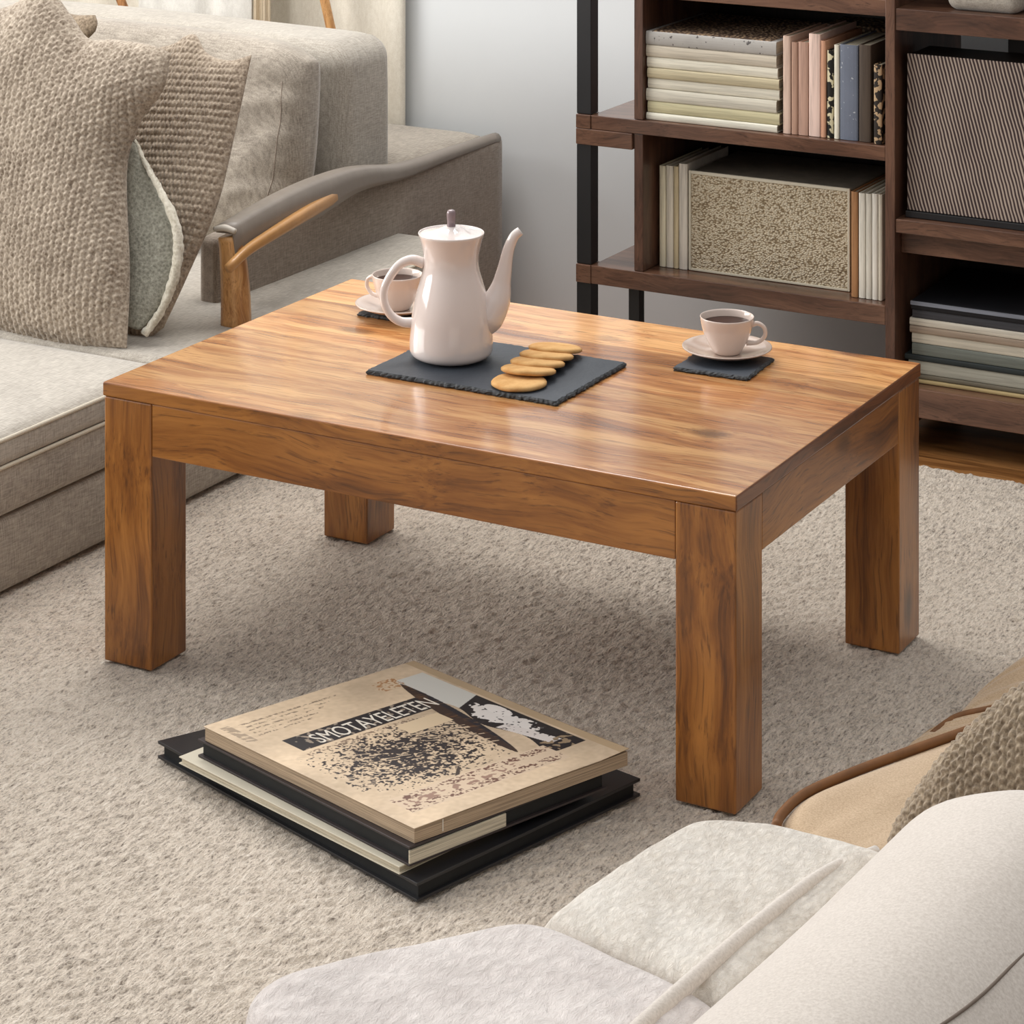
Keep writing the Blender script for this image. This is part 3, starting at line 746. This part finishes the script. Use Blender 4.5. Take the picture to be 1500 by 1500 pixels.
for (u0, v0, u1, v1) in ((176,-2,190,32), (475,-2,490,66)):
    a = aty(u0, v0, yl+.095); b = aty(u1, v1, yl+.095); d = (b-a)/(a.z-b.z)
    stp(sweep('leg', [a-d*.42, b+d*(b.z-.402)], [.010,.010], M['oak'], None, 12, 12, square=4, up=(0,1,0)))
    if u0 < 300: ra = a-d*.30
    else: rb = a-d*.30
zr = (ra.z+rb.z)/2
stp(sweep('crossbar', [(ra.x-.02, yl+.095, zr), (rb.x+.02, yl+.095, zr)], [.009,.009], M['oak'], None, 8, 12))
xa_, xb_ = aty(205,20,yl+.08).x, aty(369,20,yl+.08).x
cl = folds('draped_cloth', xa_, xb_, yl+.072, .40, zr+.012, M['cloth'], 2, .008, .004, 3)
tag(recentre(cl), 'white cloth hanging from the wooden rack behind the sofa', 'cloth')
xc_, xd_ = aty(376,20,yl+.08).x, aty(398,20,yl+.08).x
cl = folds('draped_cloth', xc_, xd_, yl+.072, .40, zr+.012, M['clothtan'], 1, .006, .004, 4)
tag(recentre(cl), 'narrow tan cloth hanging beside the white one behind the sofa', 'cloth')

# ------------------------------------------------------------------ bookcase
BY, BD = 1.564, 1.94      # front and rear of the bookcase
bk = empty('bookcase', (.6, 1.75, 0), 'dark walnut bookcase with black metal posts against the back wall', 'bookcase')
def bx(name, x0, x1, y0, y1, z0, z1, m, bev=.0015): return box(name, x0, x1, y0, y1, z0, z1, M[m], bk, bev)
PX0, PX1 = .112, .132
XL, XM0, XM1, XR = .016, .650, .6695, 1.45
bx('shelf', XL, XM0-.0005, BY, BD, .530, .558, 'walnut_x')
bx('shelf_rail', -.018, PX0-.002, BY-.002, BY+.02, .497, .5295, 'walnut_x')
bx('shelf', XL, XM0-.0005, BY, BD, .216, .253, 'walnut_x')
bx('shelf', PX0, XM0-.0005, BY+.02, BD, .803, .835, 'walnut_x')
bx('shelf', PX0, XM0-.0005, BY+.02, BD, 1.20, 1.23, 'walnut_x')
bx('shelf_rail', -.018, XL-.0005, BY-.002, BY+.04, .530, .558, 'walnut_x')
bx('shelf_rail', -.018, XL-.0005, BY-.002, BY+.04, .216, .253, 'walnut_x')
for z0, z1 in ((.2535, .5295), (.5585, .8025), (.8355, 1.1995)):
    bx('side_panel', PX0, PX1, BY+.003, BD, z0, z1, 'walnut_z')
bx('upright', XM0, XM1, BY-.002, BD, .0, 1.30, 'walnut_z')
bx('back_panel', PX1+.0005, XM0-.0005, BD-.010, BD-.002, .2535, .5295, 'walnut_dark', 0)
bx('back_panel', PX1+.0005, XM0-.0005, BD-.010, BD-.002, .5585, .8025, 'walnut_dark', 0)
bx('metal_post', -.018, .015, BY+.002, BY+.035, 0, .2155, 'black_metal'); bx('metal_post', -.018, .015, BY+.002, BY+.035, .2535, .4965, 'black_metal'); bx('metal_post', -.018, .015, BY+.002, BY+.035, .5585, 1.30, 'black_metal')
bx('metal_post', .086, .110, BY+.03, BY+.055, 0, .2155, 'black_metal')
# right bay
bx('shelf', XM1+.0005, XR, BY, BD, .782, .824, 'walnut_x')
bx('shelf', XM1+.0005, XR, BY, BD, .396, .422, 'walnut_x')
bx('valance', XM1+.0005, XR, BY+.03, BY+.045, .352, .3955, 'walnut_x')
bx('base_shelf', XM1+.0005, XR, BY, BD, .049, .104, 'walnut_x')
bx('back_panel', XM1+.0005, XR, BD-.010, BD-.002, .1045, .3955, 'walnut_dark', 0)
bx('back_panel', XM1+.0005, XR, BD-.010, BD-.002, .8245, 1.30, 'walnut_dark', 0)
bx('upright', XR+.0005, XR+.02, BY-.002, BD, 0, 1.30, 'walnut_z')

def cm(name, r, g, b, rough=.6, var=.16, ax='Z'):
    N = NT(name); sc = [6,6,6]; sc['XYZ'.index(ax)] = 170; n = N.noise(N.map(sc), 1, 4, .65); c = srgb(r,g,b)
    N.col(N.ramp(n, [(.32, tuple(x*(1-var*2) for x in c[:3])+(1,)), (.5, c), (.7, tuple(min(1,x*(1+var)) for x in c[:3])+(1,))])).set(rough, .3); return N.m
def upright_book(name, u0, u1, vt, yb, z0, col, label, group, front='spine', depth=.20, mat=None, vb=None):
    """book standing on a shelf, its front edge in the plane y = yb"""
    a = aty(u0, vt, yb); b = aty(u1, vt, yb); hgt = (a.z+b.z)/2-z0; w = b.x-a.x-.0006
    e = empty(name, ((a.x+b.x)/2, yb+depth/2, z0+.0004), label, 'book', group)
    m = mat or cm('book_cover', *col, ax='X'); ct = min(.002, w*.2)
    bm = bmesh.new()
    box_bm(-w/2, -w/2+ct, -depth/2, depth/2, 0, hgt, .0005, 1, bm); box_bm(w/2-ct, w/2, -depth/2, depth/2, 0, hgt, .0005, 1, bm)
    if front == 'spine':
        # rounded spine
        vs = []; ns = 7
        for k in range(ns):
            th = math.pi*k/(ns-1); vs.append((-w/2*math.cos(th), -depth/2-.0025*math.sin(th)))
        lo = [bm.verts.new((x,y,0)) for x,y in vs]; hi = [bm.verts.new((x,y,hgt)) for x,y in vs]
        for k in range(ns-1): bm.faces.new((lo[k], lo[k+1], hi[k+1], hi[k]))
        bm.faces.new(hi); bm.faces.new(lo[::-1]); bm.faces.new((lo[0], hi[0], hi[-1], lo[-1]))
    bm_obj('cover', bm, m, e)
    bm_obj('page_block', box_bm(-w/2+ct, w/2-ct, -depth/2+.0015, depth/2-.004, .002, hgt-.003, 0), M['page_x'], e)
    return e
def lying_book(name, u0, v_top, u1, yb, z0, z1, col, label, group, depth=.26, mat=None, front='spine', x0=None, x1=None, pm='page', round_=.003):
    if x0 is None: x0 = aty(u0, v_top, yb).x
    if x1 is None: x1 = aty(u1, v_top, yb).x
    w = x1-x0; t = z1-z0-.0005
    e = empty(name, ((x0+x1)/2, yb+depth/2, z0), label, 'book', group)
    m = mat or cm('book_cover', *col); ct = min(.0022, t*.2)
    bm = bmesh.new()
    box_bm(-w/2, w/2, -depth/2, depth/2, 0, ct, .0004, 1, bm); box_bm(-w/2, w/2, -depth/2, depth/2, t-ct, t, .0004, 1, bm)
    if front == 'spine':
        ns = 9; vs = [(-depth/2-round_*math.sin(math.pi*k/(ns-1)), t/2-t/2*math.cos(math.pi*k/(ns-1))) for k in range(ns)]
        lo = [bm.verts.new((-w/2,y,z)) for y,z in vs]; hi = [bm.verts.new((w/2,y,z)) for y,z in vs]
        for k in range(ns-1): bm.faces.new((lo[k], hi[k], hi[k+1], lo[k+1]))
        bm.faces.new(hi[::-1]); bm.faces.new(lo)
    bm_obj('cover', bm, m, e)
    bm_obj('page_block', box_bm(-w/2+.002, w/2-.003, -depth/2+.002, depth/2-.003, ct, t-ct, 0), M[pm], e)
    return e
def marked(name, base, ink, axis='X', z=(.3,.7), scale=120, thr=.62):
    """cover with small worn, unreadable print marks"""
    N = NT(name); n = N.noise(N.map((1,1,1)), scale, 2, .5); b = N.noise(N.map(), 18, 4, .6)
    c = N.mix(N.ramp(n, [(thr,(0,0,0,1)),(thr+.03,(1,1,1,1))]), N.ramp(b, [(.3, tuple(x*.85 for x in base[:3])+(1,)),(.7, base)]), ink)
    N.col(c).set(.5, .35); return N.m
def speckled(name, a, b, sc=130):
    N = NT(name); v = N.voro(N.map((1,1,1)), sc); N.col(N.ramp(v, [(.25, b), (.55, a)])).set(.7, .3); N.bump(v, .8, .003); return N.m
M['speckle'] = speckled('speckled_brown', srgb(80,63,52), srgb(176,148,116))
# horizontal stack on the middle shelf
GS = 'books lying in the stack on the middle shelf'
zt = [.5585,.5735,.590,.607,.628,.6495,.6725,.696,.7105,.737]
yS = 1.580
zt = [.5585,.5735,.5965,.6215,.643,.6635,.6855,.7095,.737]
cols = [(224,220,204),(196,188,152),(204,198,182),(218,212,194),(188,176,146),(220,214,196),(196,186,168),(176,172,166)]
lbl = ['white book at the very bottom of the lying stack on the middle shelf','olive-cream book second from the bottom of the lying stack','pale grey-cream book third from the bottom of the lying stack',
       'ivory book fourth from the bottom of the lying stack','tan-beige book in the upper half of the stack, under an ivory one','ivory book third from the top of the lying stack',
       'beige book just under the speckled top book of the stack','grey book with speckled brown cover on top of the lying stack']
for i in range(8):
    jx = (0,.004,-.002,.003,.004,.0,-.002,-.002)[i]
    mt = marked('grey_spine', srgb(176,172,166), srgb(90,86,84), thr=.66) if i == 7 else None
    e = lying_book('book', 950, 120, 1141, yS+(.0,.002,.001,.004,.0,.003,.001,.0)[i], zt[i], zt[i+1], cols[i], lbl[i], GS, .27, mt, x0=.1335+jx*.5+.001, x1=.4195+jx)
    if i == 7:
        o = bm_obj('speckled_cover', box_bm(-.13,.13,-.134,.134, .0268,.0278, 0), M['speckle'], e); o['label'] = 'speckled brown top cover'
# upright books on the middle shelf
GU = 'upright books on the middle shelf'
zb = .5585
for (u0,u1,vt,col,fr_,lab) in [
    (1147,1158.5,53,(216,188,170),'spine','pale pink slim book standing first beside the lying stack'),
    (1159.5,1169,62,(178,142,122),'spine','thin dusty-brown book second from the lying stack'),
    (1169.5,1184.5,62,(186,150,132),'spine','dusty rose cloth book third from the lying stack'),
    (1185,1202,50,(228,200,186),'spine','tall light pink book in the middle of the upright row'),
    (1202.5,1210,60,(206,156,126),'spine','thin apricot book beside the tall light pink one'),
    (1222,1229.5,66,(232,226,208),'spine','thin white book just left of the blue one'),
    (1230.5,1257,66,(112,122,142),'spine','slate-blue book with worn pale marks on its spine')]:
    mt = marked('blue_spine', srgb(112,119,134), srgb(180,184,190), scale=190, thr=.70) if u0 == 1230.5 else None
    upright_book('book', u0, u1, vt, yS+.004, zb, col, lab, GU, fr_, .19, mt)
upright_book('book', 1211.5, 1221, 74, yS+.006, zb, (0,0,0), 'narrow black and cream patterned book right of the apricot one', GU, 'spine', .19, marked('patterned_spine', srgb(26,24,22), srgb(214,204,170), scale=60, thr=.5))
upright_book('book', 1258.5, 1276, 66, yS+.004, zb, (78,66,56), 'thick dark brown-grey book just right of the blue one', GU, 'spine', .19)
upright_book('book', 1280, 1292, 95, yS-.005, zb, (0,0,0), 'short dark ornamented book at the right end against the upright', GU, 'spine', .12, marked('ornament_spine', srgb(40,32,26), srgb(178,150,116), scale=80, thr=.52))
o = box('storage_box', .424, .646, 1.81, 1.925, .5588, .742, M['speckle'], None, .003); tag(recentre(o), 'speckled dark brown box standing behind the upright books', 'box')
# lower shelf
GC = 'cream books on the lower shelf'
yC = 1.625; zc = .2535
for (u0,u1,vt,col,lab) in [(966,975.5,243,(236,228,200),'cream book first from the left end of the lower shelf'), (976,986.5,243,(232,224,206),'ivory book second from the left end of the lower shelf'),
                            (987,994,244,(212,196,160),'thin straw-coloured book third from the left end of the lower shelf'), (994.5,1007,240,(224,216,202),'pale book touching the left side of the woven box')]:
    upright_book('book', u0, u1, vt, yC, zc, col, lab, GC, 'spine', .2)
for (u0,u1,vt,col,lab) in [(1247,1257,281,(168,122,82),'thin tan-brown book right of the woven box'), (1258,1268,283,(222,216,202),'white book just right of the tan one on the lower shelf'), (1268.5,1277,284,(212,206,192),'off-white book second right of the tan one'),
                            (1277.5,1286,284,(226,220,208),'white worn book third right of the tan one'), (1286.5,1293,285,(206,196,178),'ragged cream book at the right end of the lower shelf')]:
    upright_book('book', u0, u1, vt, yC-.03, zc, col, lab, GC, 'spine', .2)
def woven(name):
    N = NT(name); v = N.voro(N.map((1,1,1.5)), 210); b = N.noise(N.map(), 14, 4, .6); n = N.noise(N.map((1,1,1)), 9, 3, .5)
    c = N.ramp(N.math('ADD', v, N.math('MULTIPLY', b, .25)), [(.46, srgb(222,210,186)), (.68, srgb(200,184,156)), (.9, srgb(140,122,96))])
    N.col(c).set(.85, .2); N.bump(v, -1 if False else .9, .004).node.invert = True; return N.m
M['woven'] = woven('woven_front'); M['box_top'] = plain('grey_box_lid', srgb(118,110,98), .6, .3, var=.2, scale=30)
a = aty(1009, 246, 1.625); b = aty(1245, 280, 1.625)
wb = empty('storage_box', ((a.x+b.x)/2, 1.75, zc), 'cream woven-front storage box on the lower shelf', 'box', 'storage boxes')
hb = (a.z+b.z)/2-zc
box('box_body', a.x, b.x, 1.629, 1.87, zc+.0005, zc+hb-.004, M['box_top'], wb, .002)
box('woven_panel', a.x+.004, b.x-.004, 1.6262, 1.6288, zc+.005, zc+hb-.007, M['woven'], wb, .0004)
bm = bmesh.new()
for q in ((a.x,a.x+.005,zc+.0005,zc+hb), (b.x-.005,b.x,zc+.0005,zc+hb), (a.x+.005,b.x-.005,zc+.0005,zc+.005), (a.x+.005,b.x-.005,zc+hb-.0065,zc+hb)):
    box_bm(q[0]-wb.location.x, q[1]-wb.location.x, 1.624-1.75, 1.629-1.75, q[2]-zc, q[3]-zc, .0006, 1, bm)
bm_obj('frame', bm, M['creamcover'], wb)
# right bay: line-patterned box
def lined():
    N = NT('line_pattern'); w = N.wave(N.map((1,1,1),(0,.27,0)), 46, 2.2, 2, .5, 'X'); w2 = N.noise(N.map((1,1,.2),(0,.27,0)), 40, 3, .6); b = N.noise(N.map((2,1,1),(0,.5,0)), 7, 3, .5)
    f = N.math('ADD', N.math('MULTIPLY', w, .8), N.math('ADD', N.math('MULTIPLY', w2, .3), N.math('MULTIPLY', b, .3)))
    N.col(N.ramp(f, [(.45, srgb(56,42,42)), (.66, srgb(104,88,82)), (1.0, srgb(178,162,148))])).set(.7, .3); N.bump(w, .5, .002); return N.m
M['lined'] = lined(); M['darkbox'] = plain('dark_lid', srgb(40,32,28), .5, .3)
o = box('storage_box', .84, 1.04, 1.72, 1.90, .4225, .765, M['darkbox'], None, .003); tag(recentre(o), 'plain black box standing behind the line-patterned one', 'box', 'storage boxes')
pb = empty('storage_box', (.86, 1.65, .4225), 'large dark box with fine slanted line pattern on the right bay shelf', 'box', 'storage boxes')
box('box_body', .684, 1.04, 1.594, 1.71, .4355, .733, M['darkbox'], pb, .003)
box('patterned_front', .684, 1.04, 1.590, 1.5936, .436, .735, M['lined'], pb, .001)
box('base_plinth', .682, 1.042, 1.585, 1.71, .4228, .435, M['black_metal'], pb, .001)
# pale sack on the upper shelf (only its foot shows)
sk = puffbox('linen_pouch', aty(1388,10,1.60).x, aty(1496,20,1.60).x, 1.59, 1.72, .8245, 1.0, M['linen_light'], None, .02, (.008,.008,0), 20, .003)
tag(recentre(sk), 'pale woven pouch standing on the upper shelf of the right bay', 'pouch')
# lying stack at the bottom of the right bay
GL = 'books lying in the bottom right stack'
specs = [(.1045,.1125,(186,164,118),'thin yellowish book at the bottom of the right-hand stack', -.004),
 (.1125,.1215,(112,104,88),'thin olive-brown book second from the bottom of the right-hand stack', .0),
 (.1215,.147,(172,170,156),'thick pale grey-green book low in the right-hand stack', -.004),
 (.147,.158,(44,50,50),'thin blackish-green book in the middle of the right-hand stack', -.010),
 (.158,.180,(112,116,108),'grey-green book above the blackish one in the right-hand stack', .004),
 (.180,.200,(204,196,178),'thick cream book in the upper part of the right-hand stack', .003),
 (.200,.2135,(158,140,122),'taupe book between two cream ones in the right-hand stack', .0),
 (.2135,.228,(206,198,182),'cream book just under the dark albums in the right-hand stack', -.001),
 (.228,.2445,(66,66,70),'dark grey album second from the top of the right-hand stack', .004),
 (.2445,.262,(28,28,32),'black album with pale blue-grey edge on top of the right-hand stack', .003)]
for i, (z0, z1, col, lab, dx) in enumerate(specs):
    e = lying_book('book', 0, 0, 0, 1.60+(i%3)*.002, z0, z1, col, lab, GL, .28, None, x0=.682+dx+.004, x1=1.02+dx, round_=.002)
    if i == 9: o = bm_obj('edge_strip', box_bm(-.168,.168,-.1435,-.1425,.009,.0165,0), cm('pale_blue_edge',128,132,142), e); o['label'] = 'pale blue-grey edge strip'

# ------------------------------------------------------------------ armchair in the near right corner
ch = empty('armchair', (1.6, -1.1, 0), 'cream plush armchair in the near right corner, seen from behind', 'armchair')
def cp_(o): o.parent = ch; o.matrix_parent_inverse = Matrix.Translation(-ch.location); return o
zs = .306
def sz(u, v, z=zs):
    p = atz(u, v-20, zs+.022); return Vector((p.x, p.y, zs))
white = cushion('seat_cushion', [sz(1060,1484), sz(920,1418), sz(788,1364)], [sz(788,1364), sz(890,1292), sz(1008,1222)],
   [sz(1325,1268), sz(1170,1226), sz(1060,1215), sz(1008,1222)], [sz(1060,1484), sz(1195,1370), sz(1325,1268)], .026, M['plush'], None, 150, 150, 14, .5, 2.0, flip=False, wr=.0008, seed=8)
cp_(white); white['label'] = 'white textured plush seat cushion'
lil = cushion('seat_cushion', [sz(860,1690), sz(600,1650), sz(400,1560)], [sz(400,1560), sz(360,1490), sz(380,1452)],
   [sz(1062,1485), sz(915,1419), sz(784,1366), sz(620,1394), sz(480,1428), sz(380,1452)], [sz(860,1690), sz(960,1590), sz(1062,1485)], .028, M['lilac'], None, 150, 130, 12, .5, 1.9, wr=.001, seed=9)
cp_(lil); lil['label'] = 'grey-white seat cushion'
# rolled backrest, lofted along its length
prof = [(-.004,.20),(0,.275),(.012,.31),(.035,.345),(.065,.372),(.11,.393),(.155,.406),(.205,.406),(.25,.388),(.29,.348),(.318,.29),(.332,.22),(.338,.13),(.338,.03)]
PP = np.array([(p.x, p.z) for p in catmull([(x,0,z) for x, z in prof], 70)])
ny_ = 120; Ys = np.linspace(-.565, -1.75, ny_); cgx, cgz = .20, .20
g1 = fnoise(70, ny_, 7, 9, .3, 77)
V = np.zeros((70, ny_, 3))
for j, y in enumerate(Ys):
    s = min(1, (j+.0)/6); k = .80+.20*math.sqrt(max(0, 1-(1-s)**2)) if j < 6 else 1
    V[:,j,0] = 1.474+.07*(y+.59) + cgx+(PP[:,0]-cgx)*k
    V[:,j,1] = y; V[:,j,2] = np.where(PP[:,1] > cgz, cgz+(PP[:,1]-cgz)*k, PP[:,1])
V[...,2] += g1*.0018
rb_ = grid_obj('backrest', V[:, ::-1], M['cream_suede'], ch); rb_.matrix_parent_inverse = Matrix.Translation(-ch.location)
# far end cap
bm = bmesh.new(); bm.from_mesh(rb_.data); bm.verts.ensure_lookup_table(); nrow = ny_
bm.faces.new([bm.verts[i*ny_+ny_-1] for i in range(70)]); bm.faces.new([bm.verts[i*ny_] for i in range(70)][::-1])
bmesh.ops.recalc_face_normals(bm, faces=list(bm.faces)); bm.to_mesh(rb_.data); bm.free()
rb_['label'] = 'smooth cream rolled backrest'
def chx(y): return 1.474+.07*(y+.59)
cp_(sweep('piping', [(chx(-.6)+.004,-.625,.316), (chx(-.72)-.004,-.72,.330), (chx(-.85)-.010,-.85,.333), (chx(-1.0)-.013,-1.0,.333), (chx(-1.25)-.014,-1.25,.331)], [.005,.0075,.008,.008], M['cream_suede'], None, 50, 12))
def onroll(y, i): return Vector((chx(y)+PP[i,0]+.0005, y, PP[i,1]+.0008))
xi = lambda d: int(np.argmin(np.abs(PP[:60,0]-d)))
cp_(sweep('seam', [onroll(-.62,xi(.275)), onroll(-.85,xi(.262)), onroll(-1.02,xi(.25)), onroll(-1.3,xi(.20))], [.0014,.0014], plain('seam_thread', srgb(120,106,94), .8), None, 40, 8))
# upholstered base under the seat, standing on the rug
q = [(1.10,-1.10),(1.235,-.89),(1.285,-.665),(1.46,-.61),(1.82,-.61),(1.62,-1.7),(1.25,-1.68)]
bm = bmesh.new(); lo = [bm.verts.new((x,y,.002)) for x,y in q]; hi = [bm.verts.new((x,y,.25)) for x,y in q]
bm.faces.new(lo); bm.faces.new(hi[::-1])
for i in range(7): bm.faces.new((lo[i], lo[(i+1)%7], hi[(i+1)%7], hi[i]))
bmesh.ops.recalc_face_normals(bm, faces=list(bm.faces)); bmesh.ops.bevel(bm, geom=list(bm.edges), offset=.01, segments=3, profile=.5, affect='EDGES')
cp_(bm_obj('base', bm, M['cream_suede']))

# ------------------------------------------------------------------ tan floor cushions with brown piping, and the knitted one on them
def at(z): return lambda u, v: atz(u, v, z)
def pad(z, b, r, t, l, th, backm, label, pipe_edge, pr):
    f = lambda *q: Vector((q[0], q[1], z)) if len(q) == 3 else atz(q[0], q[1], z+th*.8)-Vector((0,0,th*.8))
    o = cushion('floor_cushion', [f(*p) for p in b], [f(*p) for p in r], [f(*p) for p in t], [f(*p) for p in l], th, M['tan'], None, 70, 70, 8, .5, backm, wr=.0012, seed=int(z*1000))
    tag(recentre(o), label, 'cushion', 'tan floor cushions with brown piping')
    dz = .006
    if not pipe_edge: return o
    c = sweep('piping', [f(*p)+Vector((0,0,th*.55)) for p in pipe_edge], [pr,pr], M['brown_cord'], None, 60, 12); c['label'] = 'brown leather piping'
    c.parent = o; c.matrix_parent_inverse = Matrix.Translation(-o.location); return o
A = pad(.135, [(1.36,-.50,0),(1.62,-.52,0),(1.85,-.50,0)], [(1.85,-.50,0),(1.88,0,0),(1.86,.50,0)], [(1140,1196),(1180,1160),(1250,1130),(1350,1092),(1450,1058),(1600,1012),(1.86,.50,0)], [(1.36,-.50,0),(1170,1262),(1140,1196)], .018, 6.5,
    'tan felt floor cushion with a long brown piped edge, nearest the cream armchair', [(1136,1206),(1146,1186),(1180,1157),(1250,1126),(1350,1089),(1450,1054),(1560,1018)], .0062)
B_ = pad(.062, [(1290,1135),(1400,1100),(1.84,.52,0)], [(1.84,.52,0),(1.86,.62,0),(1.84,.74,0)], [(1368,1070),(1410,1048),(1470,1034),(1610,990),(1.84,.74,0)], [(1290,1135),(1325,1092),(1368,1070)], .012, 4.2,
    'tan felt floor cushion in the middle, showing as a narrow strip between two piped edges', [(1366,1073),(1385,1058),(1410,1045),(1470,1031),(1600,990)], .0055)
Cc = pad(.024, [(1372,1078),(1500,1050),(1.80,.76,0)], [(1.80,.76,0),(1.84,.95,0),(1.78,1.12,0)], [(1440,1000),(1500,958),(1560,925),(1650,880),(1.78,1.12,0)], [(1372,1078),(1402,1040),(1440,1000)], .012, 1.15,
    'tan felt floor cushion farthest back, at the right edge of the rug', [], .0025)
def k3(u, v): 
    y = -.43+.10*max(0,(1240-v))/240; return aty(u, v, y)
kp = cushion('knitted_pillow', [k3(1310,1345), k3(1450,1365), k3(1600,1370)], [k3(1600,1370), k3(1625,1150), k3(1650,950)],
    [k3(1432,1078), k3(1450,1050), k3(1500,1003), k3(1570,965), k3(1650,950)], [k3(1310,1345), k3(1296,1280), k3(1310,1215), k3(1358,1145), k3(1400,1100), k3(1432,1078)], .045, M['knit3'], None, 260, 260, 3, .6, .9, disp=stitch(.0095,.0085,.0034,(1,-.2,.35),(-.3,0,1)))
tag(recentre(kp), 'brown-flecked knitted pillow on the tan cushions beside the cream armchair', 'pillow', 'knitted pillows on the floor cushions')
tabp = [(1266,1236),(1286,1229),(1306,1222),(1300,1238),(1286,1247)]
tv = [atz(u,v,.139) for u,v in tabp]; tv2 = [p-Vector((0,0,.004)) for p in tv]
tb = mesh_obj('leather_tab', tv+tv2, [(0,1,2,3,4),(9,8,7,6,5)]+[(i,(i+5),((i+1)%5)+5,(i+1)%5) for i in range(5)], M['brown_cord'], A, False)
tb.matrix_parent_inverse = Matrix.Translation(-A.location); tb['label'] = 'brown leather corner tab'

# ------------------------------------------------------------------ light
w = bpy.data.worlds.new('w'); scene.world = w; w.use_nodes = True
bg = w.node_tree.nodes['Background']; wt = w.node_tree; tcw = wt.nodes.new('ShaderNodeTexCoord'); sep = wt.nodes.new('ShaderNodeSeparateXYZ'); wr_ = wt.nodes.new('ShaderNodeValToRGB')
wt.links.new(tcw.outputs['Generated'], sep.inputs[0]); mx_ = wt.nodes.new('ShaderNodeMath'); mx_.operation = 'MULTIPLY_ADD'; wt.links.new(sep.outputs['X'], mx_.inputs[0]); mx_.inputs[1].default_value = -.28
wt.links.new(sep.outputs['Z'], mx_.inputs[2]); wt.links.new(mx_.outputs[0], wr_.inputs[0]); wt.links.new(wr_.outputs[0], bg.inputs[0])
e_ = wr_.color_ramp.elements; e_[0].position = .0; e_[0].color = (.27,.265,.26,1); e_[1].position = .75; e_[1].color = (.99,.985,.985,1)
bg.inputs[1].default_value = .95
def area(name, loc, target, sx, sy, power, col):
    L = bpy.data.lights.new(name, 'AREA'); L.shape = 'RECTANGLE'; L.size = sx; L.size_y = sy; L.energy = power; L.color = col
    o = bpy.data.objects.new(name, L); COL.objects.link(o); o.location = loc
    o.rotation_euler = (Vector(target)-Vector(loc)).to_track_quat('-Z','Y').to_euler(); return o
area('window_daylight', (-3.18,-.85,1.55), (0,-.2,.2), 3.3, 1.6, 150, (1,.985,.965))
area('overhead_fill', (-.5,1.2,2.6), (-.1,.6,0), 1.6, 1.0, 46, (1,.98,.96))  # added overhead fill, no real lamp: brightens the sofa and other upward faces
cam = bpy.data.cameras.new('cam'); co = bpy.data.objects.new('camera', cam); COL.objects.link(co)
co.location = CAM; co.rotation_euler = (math.pi/2, 0, ROTZ); cam.lens = F_PX/1500*36; cam.sensor_width = 36; cam.sensor_fit = 'HORIZONTAL'
cam.shift_y = -(750-HY)/1500; cam.clip_start = .05
scene.camera = co
vs_ = scene.view_settings; vs_.view_transform = 'Standard'; vs_.look = 'None'; vs_.exposure = -.03; vs_.gamma = 1; vs_.use_curve_mapping = False
